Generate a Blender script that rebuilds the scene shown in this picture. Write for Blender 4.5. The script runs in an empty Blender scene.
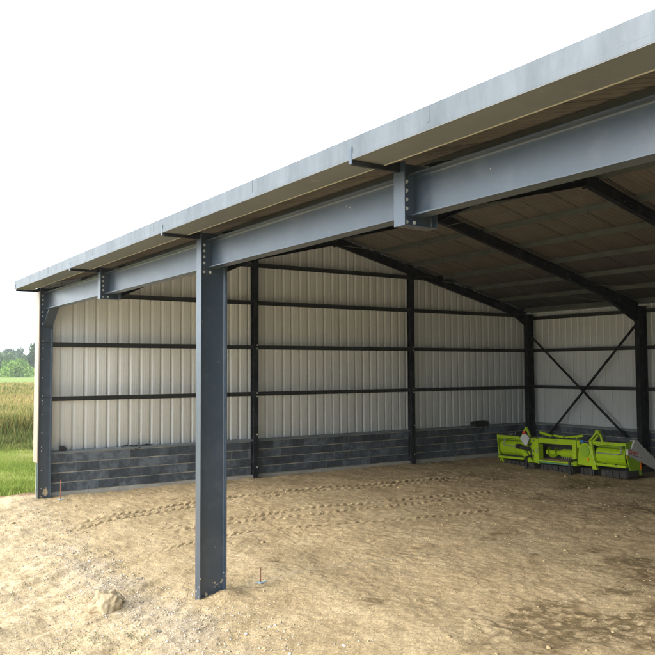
import bpy, math, random
import numpy as np
from mathutils import Vector, Matrix
random.seed(7)
RNG = np.random.default_rng(11)
SC = bpy.context.scene
COL = SC.collection
R = math.radians

# ------------------------------------------------------------------ camera
F_PX = 780.96
cam_data = bpy.data.cameras.new('camera')
cam_data.sensor_width = 36.0
cam_data.lens = 36.0 * F_PX / 655.0
cam_data.clip_start = 0.1
cam_data.clip_end = 6000
cam = bpy.data.objects.new('camera', cam_data)
COL.objects.link(cam)
CAM = Vector((20.285, -4.848, 3.220))
RM = Matrix(((0.55508976, 0.04548269, 0.83054602),
             (0.83177981, -0.0253013, -0.5545288),
             (-0.00420756, 0.99864467, -0.05187607)))
cam.matrix_world = Matrix.Translation(CAM) @ RM.to_4x4()
SC.camera = cam

# ------------------------------------------------------------------ tags
def tag(o, label=None, cat=None, group=None, kind=None):
    if label: o['label'] = label
    if cat: o['category'] = cat
    if group: o['group'] = group
    if kind: o['kind'] = kind
    return o

def empty(name, loc=(0, 0, 0), rot=(0, 0, 0)):
    o = bpy.data.objects.new(name, None)
    o.empty_display_size = 0.3
    o.location = loc
    o.rotation_euler = rot
    COL.objects.link(o)
    return o

# ------------------------------------------------------------------ materials
def new_mat(name):
    m = bpy.data.materials.new(name)
    m.use_nodes = True
    nt = m.node_tree
    b = nt.nodes['Principled BSDF']
    return m, nt, b

def N(nt, t, **kw):
    n = nt.nodes.new(t)
    for k, v in kw.items():
        if k in n.inputs.keys(): n.inputs[k].default_value = v
        else: setattr(n, k, v)
    return n

def coords(nt, scale=(1, 1, 1), kind='Object'):
    tc = N(nt, 'ShaderNodeTexCoord')
    mp = N(nt, 'ShaderNodeMapping')
    mp.inputs['Scale'].default_value = scale
    nt.links.new(tc.outputs[kind], mp.inputs['Vector'])
    return mp.outputs['Vector']

def noise(nt, vec, scale, detail=4, rough=0.6):
    n = N(nt, 'ShaderNodeTexNoise')
    n.inputs['Scale'].default_value = scale
    n.inputs['Detail'].default_value = detail
    n.inputs['Roughness'].default_value = rough
    nt.links.new(vec, n.inputs['Vector'])
    return n.outputs['Fac']

def ramp(nt, fac, stops):
    r = N(nt, 'ShaderNodeValToRGB')
    e = r.color_ramp.elements
    while len(e) < len(stops): e.new(0.5)
    for i, (p, c) in enumerate(stops):
        e[i].position = p
        e[i].color = (c[0], c[1], c[2], 1) if hasattr(c, '__len__') else (c, c, c, 1)
    nt.links.new(fac, r.inputs['Fac'])
    return r.outputs['Color']

def mix(nt, fac, a, b, mode='MIX'):
    m = N(nt, 'ShaderNodeMix', data_type='RGBA', blend_type=mode)
    for i, v in ((0, fac), (6, a), (7, b)):
        if hasattr(v, 'is_output') or isinstance(v, bpy.types.NodeSocket): nt.links.new(v, m.inputs[i])
        elif i == 0: m.inputs[0].default_value = v
        else: m.inputs[i].default_value = (v[0], v[1], v[2], 1)
    return m.outputs[2]

def bump(nt, b, h, strength, dist):
    n = N(nt, 'ShaderNodeBump')
    n.inputs['Strength'].default_value = strength
    n.inputs['Distance'].default_value = dist
    nt.links.new(h, n.inputs['Height'])
    nt.links.new(n.outputs['Normal'], b.inputs['Normal'])

def attr(nt, name):
    a = N(nt, 'ShaderNodeAttribute')
    a.attribute_name = name
    return a.outputs['Fac']

def surf(name, c1, c2, rough=0.5, metal=0.0, scale=1.5, stretch=(1, 1, 1), spot=None, bmp=0.0, bscale=40, rvar=0.1, spec=0.5, spot_t=(0.62, 0.7)):
    """Painted or raw surface with soft tone variation, scuffs and a slight unevenness."""
    m, nt, b = new_mat(name)
    v = coords(nt, stretch)
    f = noise(nt, v, scale, 6, 0.65)
    col = ramp(nt, f, [(0.3, c1), (0.7, c2)])
    if spot is not None:
        v2 = coords(nt)
        f2 = noise(nt, v2, 6.0, 5, 0.7)
        msk = ramp(nt, f2, [(spot_t[0], 0.0), (spot_t[1], 1.0)])
        col = mix(nt, msk, col, spot)
    nt.links.new(col, b.inputs['Base Color'])
    v3 = coords(nt)
    f3 = noise(nt, v3, 9, 5, 0.7)
    rr = N(nt, 'ShaderNodeMapRange')
    rr.inputs['To Min'].default_value = rough - rvar
    rr.inputs['To Max'].default_value = rough + rvar
    nt.links.new(f3, rr.inputs['Value'])
    nt.links.new(rr.outputs[0], b.inputs['Roughness'])
    b.inputs['Metallic'].default_value = metal
    b.inputs['Specular IOR Level'].default_value = spec
    if bmp: bump(nt, b, noise(nt, v3, bscale, 4, 0.6), bmp, 0.01)
    return m

def steel_paint(name, c1, c2, rough, coat):
    m, nt, b = new_mat(name)
    v = coords(nt)
    f = noise(nt, v, 1.3, 6, 0.6)
    col = ramp(nt, f, [(0.3, c1), (0.7, c2)])
    # small chips and splashes of dry sand, denser towards the foot
    sp = noise(nt, v, 13, 4, 0.55)
    tc = N(nt, 'ShaderNodeTexCoord')
    sx = N(nt, 'ShaderNodeSeparateXYZ'); nt.links.new(tc.outputs['Object'], sx.inputs[0])
    mr = N(nt, 'ShaderNodeMapRange'); nt.links.new(sx.outputs['Z'], mr.inputs['Value'])
    mr.inputs['From Min'].default_value = -0.2; mr.inputs['From Max'].default_value = 0.55
    mr.inputs['To Min'].default_value = 0.15; mr.inputs['To Max'].default_value = 0.012
    ad = N(nt, 'ShaderNodeMath', operation='ADD'); nt.links.new(sp, ad.inputs[0]); nt.links.new(mr.outputs[0], ad.inputs[1])
    msk = ramp(nt, ad.outputs[0], [(0.735, 0.0), (0.76, 1.0)])
    col = mix(nt, msk, col, (0.42, 0.35, 0.24))
    # faint handling dust
    d = ramp(nt, noise(nt, v, 3.5, 7, 0.75), [(0.5, 0.0), (0.8, 0.35)])
    col = mix(nt, d, col, (0.14, 0.15, 0.16))
    nt.links.new(col, b.inputs['Base Color'])
    r = ramp(nt, noise(nt, v, 7, 5, 0.7), [(0.3, rough - .06), (0.7, rough + .1)])
    nt.links.new(r, b.inputs['Roughness'])
    b.inputs['Coat Weight'].default_value = coat
    b.inputs['Specular IOR Level'].default_value = 0.5 if coat else 0.2
    b.inputs['Coat Roughness'].default_value = 0.32
    bump(nt, b, noise(nt, v, 60, 3, 0.5), 0.12, 0.004)
    return m

M = {}
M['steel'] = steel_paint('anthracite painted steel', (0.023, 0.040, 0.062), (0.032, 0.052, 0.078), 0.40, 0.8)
M['steel_shaded'] = steel_paint('shade-darkened steel', (0.006, 0.008, 0.010), (0.011, 0.013, 0.016), 0.62, 0.0)  # darker copy of the frame paint, with the shade put into its colour
M['rail'] = surf('dark grey wall rail', (0.026, 0.030, 0.033), (0.040, 0.045, 0.048), 0.5, 0.1)
M['bolt'] = surf('zinc plated bolt', (0.62, 0.63, 0.60), (0.75, 0.75, 0.72), 0.4, 0.35)
M['galv'] = surf('galvanised gutter sheet', (0.078, 0.093, 0.108), (0.138, 0.158, 0.178), 0.42, 0.25, scale=2.6, stretch=(1.6, 1, .35), spot=(0.08, 0.09, 0.104), spot_t=(0.6, 0.85), bmp=0.05)
M['soffit'] = surf('gutter underside sheet', (0.125, 0.135, 0.130), (0.155, 0.167, 0.162), 0.55, 0.1, scale=1.2, spot=(0.22, 0.20, 0.17), spot_t=(0.6, 0.72))
M['lip'] = surf('pale drip edge', (0.42, 0.41, 0.32), (0.50, 0.48, 0.38), 0.5)
M['purlin'] = surf('galvanised purlin', (0.10, 0.12, 0.11), (0.15, 0.17, 0.155), 0.5, 0.3, scale=2)
M['cream'] = surf('cream coated steel sheet', (0.71, 0.765, 0.80), (0.78, 0.83, 0.865), 0.34, 0.0, rvar=0.03, scale=0.8, stretch=(1, 1, .3), spot=(0.65, 0.68, 0.68), spot_t=(0.62, 0.8), spec=0.6)
M['trim'] = surf('cream corner flashing', (0.31, 0.26, 0.21), (0.36, 0.305, 0.25), 0.45)
M['cap'] = surf('grey wall cap flashing', (0.13, 0.16, 0.18), (0.18, 0.21, 0.23), 0.45, 0.1)
M['black'] = surf('black plastic', (0.012, 0.012, 0.014), (0.025, 0.024, 0.028), 0.5)
M['rust'] = surf('rusty rebar', (0.16, 0.06, 0.035), (0.26, 0.11, 0.06), 0.85, scale=20)
M['blue'] = surf('blue twine', (0.22, 0.32, 0.38), (0.34, 0.44, 0.48), 0.8, scale=30)
M['twine'] = surf('pale twine', (0.38, 0.37, 0.31), (0.48, 0.46, 0.39), 0.8, scale=30)
M['lime'] = surf('lime machine paint', (0.27, 0.42, 0.004), (0.33, 0.49, 0.006), 0.38, scale=2.5, spot=(0.20, 0.22, 0.06), spot_t=(0.56, 0.72), spec=0.5)
M['lime_dull'] = surf('dusty lime panel', (0.18, 0.33, 0.010), (0.23, 0.40, 0.015), 0.5, scale=3)
M['rubber'] = surf('black ribbed skid', (0.012, 0.012, 0.013), (0.04, 0.038, 0.035), 0.75, scale=5, spot=(0.10, 0.085, 0.06), spot_t=(0.6, 0.7))
M['grey'] = surf('grey tube metal', (0.30, 0.30, 0.28), (0.40, 0.40, 0.38), 0.5, 0.4)
M['silver'] = surf('silver grey divider sheet', (0.42, 0.43, 0.43), (0.55, 0.56, 0.56), 0.45, 0.15, scale=3)
M['red'] = surf('red marking', (0.55, 0.03, 0.02), (0.6, 0.04, 0.03), 0.5)
M['orange'] = surf('orange reflector', (0.9, 0.16, 0.01), (0.95, 0.2, 0.015), 0.3)
M['teal'] = surf('green rail', (0.03, 0.20, 0.11), (0.16, 0.22, 0.14), 0.5, scale=4)
M['bluehose'] = surf('blue hose cap', (0.02, 0.12, 0.35), (0.04, 0.2, 0.45), 0.4)
M['mudbed'] = surf('muddy auger bed', (0.10, 0.06, 0.035), (0.2, 0.13, 0.08), 0.8, scale=5)
M['bark'] = surf('tree bark', (0.09, 0.07, 0.05), (0.15, 0.12, 0.09), 0.9, scale=4)
M['mortar'] = surf('mortar', (0.12, 0.12, 0.11), (0.42, 0.395, 0.32), 0.95, scale=2.4, bmp=0.4, bscale=60)
M['footing'] = surf('pale footing concrete', (0.27, 0.265, 0.24), (0.42, 0.40, 0.35), 0.9, scale=2.5, bmp=0.4, bscale=30)

def roof_mat():
    m, nt, b = new_mat('ribbed roof sheet underside')
    v = coords(nt, (1, .25, 1))
    col = ramp(nt, noise(nt, v, 2.2, 6, 0.7), [(0.3, (0.115, 0.105, 0.090)), (0.7, (0.17, 0.155, 0.135))])
    # side laps between neighbouring sheets, every 1.6 m
    tc = N(nt, 'ShaderNodeTexCoord')
    sx = N(nt, 'ShaderNodeSeparateXYZ'); nt.links.new(tc.outputs['Object'], sx.inputs[0])
    dv = N(nt, 'ShaderNodeMath', operation='MULTIPLY'); nt.links.new(sx.outputs['X'], dv.inputs[0]); dv.inputs[1].default_value = 1 / 1.6
    fr = N(nt, 'ShaderNodeMath', operation='FRACT'); nt.links.new(dv.outputs[0], fr.inputs[0])
    lt = N(nt, 'ShaderNodeMath', operation='LESS_THAN'); nt.links.new(fr.outputs[0], lt.inputs[0]); lt.inputs[1].default_value = 0.022
    col = mix(nt, lt.outputs[0], col, (0.012, 0.010, 0.008))
    nt.links.new(col, b.inputs['Base Color'])
    b.inputs['Roughness'].default_value = 0.6
    return m
M['roof'] = roof_mat()

def block_mat():
    m, nt, b = new_mat('dark concrete block')
    v = coords(nt)
    t = attr(nt, 'tone')
    f = ramp(nt, noise(nt, v, 4.5, 7, 0.7), [(0.3, 0.15), (0.7, 0.85)])
    ad = N(nt, 'ShaderNodeMath', operation='MULTIPLY_ADD'); nt.links.new(t, ad.inputs[0]); ad.inputs[1].default_value = 0.45; nt.links.new(f, ad.inputs[2])
    col = ramp(nt, ad.outputs[0], [(0.35, (0.027, 0.033, 0.042)), (0.75, (0.064, 0.078, 0.095)), (1.0, (0.12, 0.143, 0.168))])
    sp = ramp(nt, noise(nt, v, 55, 3, 0.5), [(0.62, 0.0), (0.72, 0.5)])
    col = mix(nt, sp, col, (0.22, 0.21, 0.19))
    nt.links.new(col, b.inputs['Base Color'])
    b.inputs['Roughness'].default_value = 0.92
    bump(nt, b, noise(nt, v, 45, 5, 0.7), 0.6, 0.01)
    return m
M['block'] = block_mat()

def tone_mat(name, stops, rough=0.8, transl=0.0, nscale=None):
    m, nt, b = new_mat(name)
    t = attr(nt, 'tone')
    col = ramp(nt, t, stops)
    if nscale:
        f = ramp(nt, noise(nt, coords(nt), nscale, 3), [(0.3, 0.75), (0.7, 1.2)])
        col = mix(nt, 1.0, col, f, 'MULTIPLY')
    nt.links.new(col, b.inputs['Base Color'])
    b.inputs['Roughness'].default_value = rough
    b.inputs['Specular IOR Level'].default_value = 0.25
    if transl:
        tr = N(nt, 'ShaderNodeBsdfTranslucent'); nt.links.new(col, tr.inputs['Color'])
        ms = N(nt, 'ShaderNodeMixShader'); ms.inputs[0].default_value = transl
        nt.links.new(b.outputs[0], ms.inputs[1]); nt.links.new(tr.outputs[0], ms.inputs[2])
        nt.links.new(ms.outputs[0], nt.nodes['Material Output'].inputs['Surface'])
    return m

M['grass'] = tone_mat('grass blade', [(0.0, (0.14, 0.20, 0.03)), (0.5, (0.27, 0.33, 0.06)), (1.0, (0.44, 0.40, 0.17))], 0.7, 0.35)
M['crop'] = tone_mat('ripening crop stalk', [(0.0, (0.07, 0.12, 0.025)), (0.3, (0.17, 0.18, 0.05)), (0.55, (0.38, 0.31, 0.10)), (0.85, (0.46, 0.36, 0.16)), (1.0, (0.25, 0.13, 0.08))], 0.8, 0.25)
M['leaf_dark'] = tone_mat('dark foliage', [(0.0, (0.028, 0.052, 0.022)), (0.6, (0.055, 0.095, 0.035)), (1.0, (0.11, 0.16, 0.06))], 0.7, 0.2)
M['leaf_mid'] = tone_mat('mid foliage', [(0.0, (0.05, 0.085, 0.035)), (0.6, (0.09, 0.135, 0.05)), (1.0, (0.17, 0.21, 0.09))], 0.7, 0.2)
M['leaf_bright'] = tone_mat('bright foliage', [(0.0, (0.08, 0.16, 0.02)), (0.6, (0.17, 0.30, 0.035)), (1.0, (0.30, 0.42, 0.07))], 0.7, 0.25)
M['pebble'] = tone_mat('mixed gravel', [(0.0, (0.20, 0.18, 0.16)), (0.4, (0.34, 0.28, 0.21)), (0.7, (0.44, 0.37, 0.26)), (1.0, (0.50, 0.49, 0.46))], 0.85)
M['clod'] = tone_mat('sand clod', [(0.0, (0.30, 0.225, 0.125)), (0.5, (0.41, 0.32, 0.18)), (1.0, (0.52, 0.43, 0.29))], 0.95)

def rock_mat():
    m, nt, b = new_mat('pale sandy stone')
    v = coords(nt)
    col = ramp(nt, noise(nt, v, 5, 8, 0.7), [(0.3, (0.32, 0.24, 0.14)), (0.55, (0.46, 0.37, 0.235)), (0.75, (0.55, 0.46, 0.32))])
    nt.links.new(col, b.inputs['Base Color'])
    b.inputs['Roughness'].default_value = 0.95
    bump(nt, b, noise(nt, v, 18, 8, 0.75), 0.8, 0.03)
    return m
M['rock'] = rock_mat()

def ground_mat():
    m, nt, b = new_mat('compacted sand with soil and grass')
    v = coords(nt)
    base = ramp(nt, noise(nt, v, 1.1, 8, 0.68), [(0.28, (0.325, 0.240, 0.136)), (0.5, (0.435, 0.330, 0.192)), (0.72, (0.525, 0.412, 0.255))])
    fine = ramp(nt, noise(nt, v, 26, 8, 0.75), [(0.30, (0.50, 0.47, 0.43)), (0.48, (0.97, 0.97, 0.96)), (0.68, (1.38, 1.37, 1.35))])
    col = mix(nt, 1.0, base, fine, 'MULTIPLY')
    grit = ramp(nt, noise(nt, v, 85, 4, 0.7), [(0.30, (0.62, 0.60, 0.57)), (0.5, (1, 1, 1)), (0.7, (1.30, 1.30, 1.28))])
    fine = mix(nt, 1.0, fine, grit, 'MULTIPLY')
    col = mix(nt, 1.0, base, fine, 'MULTIPLY')
    pale = ramp(nt, noise(nt, v, 3.2, 8, 0.7), [(0.3, (0.38, 0.285, 0.165)), (0.55, (0.53, 0.415, 0.265)), (0.75, (0.63, 0.52, 0.36))])
    pale = mix(nt, 1.0, pale, fine, 'MULTIPLY')
    col = mix(nt, attr(nt, 'pale'), col, pale)
    # grey stone chippings pressed into the surface
    vo = N(nt, 'ShaderNodeTexVoronoi'); vo.inputs['Scale'].default_value = 32; nt.links.new(v, vo.inputs['Vector'])
    chips = ramp(nt, vo.outputs['Color'], [(0.0, (0.15, 0.13, 0.11)), (0.45, (0.33, 0.27, 0.205)), (1.0, (0.55, 0.50, 0.43))])
    gm = N(nt, 'ShaderNodeMath', operation='MULTIPLY'); nt.links.new(attr(nt, 'gravel'), gm.inputs[0]); gm.inputs[1].default_value = 0.6
    col = mix(nt, gm.outputs[0], col, chips)
    dark = ramp(nt, noise(nt, v, 48, 5, 0.65), [(0.60, 0.0), (0.68, 0.55)])
    col = mix(nt, dark, col, (0.20, 0.145, 0.085))
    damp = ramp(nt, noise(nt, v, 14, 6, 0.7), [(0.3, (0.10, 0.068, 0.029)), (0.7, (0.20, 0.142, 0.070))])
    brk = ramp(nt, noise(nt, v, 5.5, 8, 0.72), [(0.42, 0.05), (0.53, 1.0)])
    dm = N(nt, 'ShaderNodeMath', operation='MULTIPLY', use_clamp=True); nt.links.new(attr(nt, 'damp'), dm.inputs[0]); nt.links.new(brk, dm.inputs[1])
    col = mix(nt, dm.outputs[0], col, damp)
    soil = ramp(nt, noise(nt, v, 4, 6, 0.7), [(0.3, (0.17, 0.10, 0.055)), (0.7, (0.30, 0.20, 0.11))])
    col = mix(nt, attr(nt, 'soil'), col, soil)
    turf = ramp(nt, noise(nt, v, 0.8, 8, 0.7), [(0.3, (0.12, 0.17, 0.03)), (0.7, (0.20, 0.25, 0.055))])
    col = mix(nt, attr(nt, 'turf'), col, turf)
    fld = ramp(nt, noise(nt, v, 0.3, 8, 0.7), [(0.3, (0.14, 0.13, 0.05)), (0.7, (0.27, 0.21, 0.09))])
    col = mix(nt, attr(nt, 'field'), col, fld)
    nt.links.new(col, b.inputs['Base Color'])
    b.inputs['Roughness'].default_value = 0.95
    b.inputs['Specular IOR Level'].default_value = 0.2
    h = mix(nt, 0.5, noise(nt, v, 38, 8, 0.8), noise(nt, v, 9, 6, 0.7))
    bump(nt, b, h, 1.0, 0.04)
    return m
M['ground'] = ground_mat()

# ------------------------------------------------------------------ mesh helpers
class MB:
    def __init__(self): self.v = []; self.f = []
    def add(self, vs, fs):
        o = len(self.v); self.v += [tuple(x) for x in vs]; self.f += [tuple(i + o for i in q) for q in fs]
        return self
    def box(self, x0, x1, y0, y1, z0, z1):
        vs = [(x, y, z) for z in (z0, z1) for y in (y0, y1) for x in (x0, x1)]
        return self.add(vs, [(0, 2, 3, 1), (4, 5, 7, 6), (0, 1, 5, 4), (2, 6, 7, 3), (0, 4, 6, 2), (1, 3, 7, 5)])
    def prism(self, poly, a, b, axis='y'):
        n = len(poly)
        def P(u, w, t): return {'y': (u, t, w), 'x': (t, u, w), 'z': (u, w, t)}[axis]
        vs = [P(u, w, a) for u, w in poly] + [P(u, w, b) for u, w in poly]
        return self.add(vs, [tuple(range(n))[::-1], tuple(range(n, 2 * n))] + [(i, (i + 1) % n, n + (i + 1) % n, n + i) for i in range(n)])
    def sweep(self, prof, p0, p1, up):
        """profile in (side, up) extruded from p0 to p1"""
        p0, p1, up = Vector(p0), Vector(p1), Vector(up)
        d = (p1 - p0).normalized(); s = d.cross(up).normalized(); u = s.cross(d).normalized()
        n = len(prof)
        vs = [p + s * a + u * b for p in (p0, p1) for a, b in prof]
        return self.add(vs, [tuple(range(n)), tuple(range(n, 2 * n))[::-1]] + [(i, n + i, n + (i + 1) % n, (i + 1) % n) for i in range(n)])
    def tube(self, p0, p1, r0, r1=None, n=10):
        r1 = r0 if r1 is None else r1
        p0, p1 = Vector(p0), Vector(p1); d = (p1 - p0).normalized()
        a = d.orthogonal().normalized(); c = d.cross(a)
        vs = [p + (a * math.cos(t) + c * math.sin(t)) * r for p, r in ((p0, r0), (p1, r1)) for t in [2 * math.pi * i / n for i in range(n)]]
        return self.add(vs, [tuple(range(n))[::-1], tuple(range(n, 2 * n))] + [(i, (i + 1) % n, n + (i + 1) % n, n + i) for i in range(n)])
    def pipe(self, pts, r, n=8):
        for a, b in zip(pts, pts[1:]): self.tube(a, b, r, r, n)
        return self
    def build(self, name, mat, parent=None, smooth=False, bevel=0, tone=None):
        me = bpy.data.meshes.new(name)
        me.from_pydata(self.v, [], self.f)
        me.materials.append(M[mat])
        if tone is not None:
            at = me.attributes.new('tone', 'FLOAT', 'FACE'); at.data.foreach_set('value', tone)
        o = bpy.data.objects.new(name, me); COL.objects.link(o)
        import bmesh
        bm = bmesh.new(); bm.from_mesh(me); bmesh.ops.recalc_face_normals(bm, faces=bm.faces); bm.to_mesh(me); bm.free()
        if smooth: me.shade_smooth()
        if bevel:
            md = o.modifiers.new('bevel', 'BEVEL'); md.width = bevel; md.segments = 2; md.limit_method = 'ANGLE'; md.angle_limit = R(40)
        if parent: o.parent = parent
        return o

def raw_mesh(name, V, Fq, mat, attrs=None, dom='FACE', smooth=False, parent=None):
    """fast mesh from numpy arrays; Fq (n,k) faces of equal size"""
    me = bpy.data.meshes.new(name)
    V = np.ascontiguousarray(V, np.float32); Fq = np.ascontiguousarray(Fq, np.int32)
    n, k = Fq.shape
    me.vertices.add(len(V)); me.vertices.foreach_set('co', V.ravel())
    me.loops.add(n * k); me.loops.foreach_set('vertex_index', Fq.ravel())
    me.polygons.add(n); me.polygons.foreach_set('loop_start', np.arange(n, dtype=np.int32) * k)
    me.polygons.foreach_set('loop_total', np.full(n, k, np.int32))
    me.update(calc_edges=True)
    for a, vals in (attrs or {}).items():
        at = me.attributes.new(a, 'FLOAT', dom); at.data.foreach_set('value', np.ascontiguousarray(vals, np.float32))
    if smooth: me.polygons.foreach_set('use_smooth', np.ones(n, bool))
    me.materials.append(M[mat])
    o = bpy.data.objects.new(name, me); COL.objects.link(o)
    if parent: o.parent = parent
    return o

def iprof(h, b, tw, tf, r=0.016):
    """I-section in (side, up), web vertical, with root fillets"""
    q = []
    H, B, W = h / 2, b / 2, tw / 2
    def fil(cx, cy, a0, a1):
        return [(cx + r * math.cos(a0 + (a1 - a0) * i / 3), cy + r * math.sin(a0 + (a1 - a0) * i / 3)) for i in range(4)]
    q += [(-B, -H), (B, -H), (B, -H + tf)]
    q += fil(W + r, -H + tf + r, -math.pi / 2, -math.pi)
    q += fil(W + r, H - tf - r, math.pi, math.pi / 2)
    q += [(B, H - tf), (B, H), (-B, H), (-B, H - tf)]
    q += fil(-W - r, H - tf - r, math.pi / 2, 0)
    q += fil(-W - r, -H + tf + r, 0, -math.pi / 2)
    q += [(-B, -H + tf)]
    return q

# value noise on numpy arrays
def _h(ix, iy, s):
    n = (ix * 374761393 + iy * 668265263 + s * 1442695041) & 0xFFFFFFFF
    n = ((n ^ (n >> 13)) * 1274126177) & 0xFFFFFFFF
    return ((n ^ (n >> 16)) & 0xFFFF) / 65535.0
def vn(x, y, s=0):
    ix = np.floor(x).astype(np.int64); iy = np.floor(y).astype(np.int64)
    fx = x - ix; fy = y - iy
    fx = fx ** 3 * (fx * (fx * 6 - 15) + 10); fy = fy ** 3 * (fy * (fy * 6 - 15) + 10)
    a = _h(ix, iy, s); b = _h(ix + 1, iy, s); c = _h(ix, iy + 1, s); d = _h(ix + 1, iy + 1, s)
    return (a + (b - a) * fx) * (1 - fy) + (c + (d - c) * fx) * fy
def fbm(x, y, s=0, o=4, g=0.5):
    t = 0; a = 1; n = 0
    for i in range(o):
        t = t + a * vn(x * 2 ** i + 17.3 * i, y * 2 ** i - 9.1 * i, s + i); n += a; a *= g
    return t / n
def sst(x, a, b):
    t = np.clip((x - a) / (b - a), 0, 1); return t * t * (3 - 2 * t)

# ================================================================== GROUND
def ground_base(x, y):
    z = -0.16 * np.clip((1.6 - y) / 1.8, 0, 1.9) * np.clip(x / 9.0, 0, 1.25)
    z = z - 0.05 * sst(-y, 1.5, 8) * sst(x, -30, 0)
    return z

TRACKS = [  # (Y knots, X knots, half width, depth)
    ([-0.3, 1.3, 2.6, 4.2, 6.2, 9.2, 12.0], [3.35, 3.12, 2.81, 2.50, 2.48, 2.90, 3.3], 0.17, 0.060),
    ([-0.6, 1.2, 2.6, 3.8], [3.80, 3.52, 3.22, 2.95], 0.15, 0.060),
    ([4.4, 6.2, 9.2, 12.0], [2.95, 2.90, 3.32, 3.75], 0.12, 0.045),
    ([1.0, 3.2, 4.7, 7.3, 11.5], [5.15, 5.03, 4.90, 5.26, 5.7], 0.14, 0.050),
    ([1.0, 3.1, 5.0, 6.9, 10.0], [5.50, 5.40, 5.60, 5.80, 6.0], 0.12, 0.042),
    ([0.2, 1.2, 2.6, 4.0, 5.7, 9.0], [6.80, 6.54, 6.30, 6.68, 7.15, 7.6], 0.13, 0.028),
]
def ground_detail(x, y):
    near = sst(-np.abs(x - 10), -16, -12) * sst(-np.abs(y - 6), -15, -12)
    ins = sst(y, -0.6, 0.6)
    d = (fbm(x * 1.1, y * 1.1, 3, 4) - 0.5) * 0.085
    cl = fbm(x * 7, y * 7, 9, 3, 0.6)
    d += (cl - 0.5) * 0.034 + (fbm(x * 16, y * 16, 13, 2, 0.6) - 0.5) * 0.016
    d += (np.abs(fbm(x * 3, y * 3, 21, 4, 0.6) - 0.5)) * -0.035
    # ruts left by vehicles turning in front of the barn
    ax = x * 0.92 + y * 0.39; ay = -x * 0.39 + y * 0.92
    rut = fbm(ax * 3.2, ay * 0.7, 31, 4, 0.55)
    rmask = (1 - ins) * sst(-x, -12.5, -10.5)
    d += (rut - 0.5) * 0.15 * rmask
    lump = np.maximum(0, fbm(x * 2.6, y * 2.6, 41, 3) - 0.58) * 0.12
    d += lump * rmask
    # tyre prints with slanted lugs
    for ys, xs, hw, dep in TRACKS:
        xc = np.interp(y, ys, xs); u = x - xc
        end = sst(y, ys[0], ys[0] + 1.0) * sst(-y, -ys[-1], -ys[-1] + 1.5)
        inside = sst(hw - np.abs(u), 0, 0.05)
        ph = (y + np.where(u > 0, 1, -1) * 0 + u * 1.1) / 0.20
        lug = 0.5 + 0.5 * np.sin(2 * math.pi * ph + (fbm(x * 2, y * 2, 55, 2) - .5) * 1.6)
        wear = sst(fbm(x * 1.6, y * 1.6, 61, 3), 0.22, 0.46)
        d -= dep * inside * end * sst(lug, 0.35, 0.7) * (0.45 + 0.65 * wear)
        d += dep * 0.10 * sst(0.12 - np.abs(np.abs(u) - hw - 0.05), 0, 0.1) * end
    # sand heaped against the foot of the middle column and the corner column
    d += 0.10 * np.exp(-(((x - 9.80) / 0.22) ** 2 + ((y - 0.36) / 0.22) ** 2))
    d += 0.09 * np.exp(-(((x - 0.1) / 0.7) ** 2 + ((y + 0.5) / 0.45) ** 2))
    d += 0.05 * np.exp(-(((x - 0.05) / 0.35) ** 2 + ((y - 5.5) / 6) ** 2))
    return d * near

def axis(core, lo, hi):
    a = [core[0]]; st = 0.08
    while a[-1] > lo: a.append(a[-1] - st); st *= 1.22
    b = [core[-1]]; st = 0.08
    while b[-1] < hi: b.append(b[-1] + st); st *= 1.22
    return np.array(a[:0:-1] + list(core) + b[1:])
gx = axis(np.concatenate([np.arange(-1.6, 6, 0.045), np.arange(6, 16.5, 0.026), np.arange(16.5, 24, 0.06)]), -3500, 3500)
gy = axis(np.concatenate([np.arange(-5.0, -3.4, 0.06), np.arange(-3.4, 5, 0.026), np.arange(5, 12.5, 0.04), np.arange(12.5, 18.3, 0.06)]), -3500, 3500)
GX, GY = np.meshgrid(gx, gy, indexing='ij')
def ground_z(x, y): return ground_base(x, y) + ground_detail(x, y)
GZ = ground_z(GX, GY)
nx, ny = GX.shape
ii = np.arange(nx * ny).reshape(nx, ny)
Fq = np.stack([ii[:-1, :-1], ii[1:, :-1], ii[1:, 1:], ii[:-1, 1:]], -1).reshape(-1, 4)
edge_n = (fbm(GX * 1.3, GY * 1.3, 71, 4) - 0.5)
turf = sst(-(GX + edge_n * 0.7), 0.95, 1.25)
yard = sst(-np.abs(GX - 15) + 15.6, 0, 0.1) * 1.0
turf = turf * sst(GY + edge_n * 2, -7.5, -6.0)
field = sst(-GX, 11.5, 13) * sst(GX, -112, -106)
turf = np.maximum(turf, sst(GX, 90, 110)); turf = np.maximum(turf, sst(-GY, 90, 110)); turf = np.maximum(turf, sst(GY, 19.5, 21))
soil = sst(-(GX + edge_n * 0.5), 0.45, 0.75) * (1 - turf) * sst(GY, -5, -1)
pale = sst(-GY - 0.05 * (GX - 6) + edge_n * 2.2, -0.1, 1.3) * sst(-GX + edge_n * 3, -13.5, -9.0)
pale = np.maximum(pale, 0.55 * sst(-GX - GY * 0.3 + edge_n, -3, -0.5) * sst(-GY, -0.5, 0.6)) * (1 - soil)
gn = fbm(GX * 1.5, GY * 1.5, 81, 4, 0.6)
gd = np.exp(-(((GX - 7.2) / 2.6) ** 2 + ((GY + 0.75 + (GX - 7) * -0.03) / 0.55) ** 2)) + np.exp(-(((GX - 10.6) / 1.6) ** 2 + ((GY + 0.5) / 0.8) ** 2)) + 0.6 * np.exp(-(((GX - 2.5) / 2.5) ** 2 + ((GY + 0.4) / 0.5) ** 2))
gravel = 0.8 * sst(gd + (gn - 0.5) * 1.9, 0.35, 1.35)
dn = fbm(GX * 0.95 + 3, GY * 0.6, 91, 6, 0.62)
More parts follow.
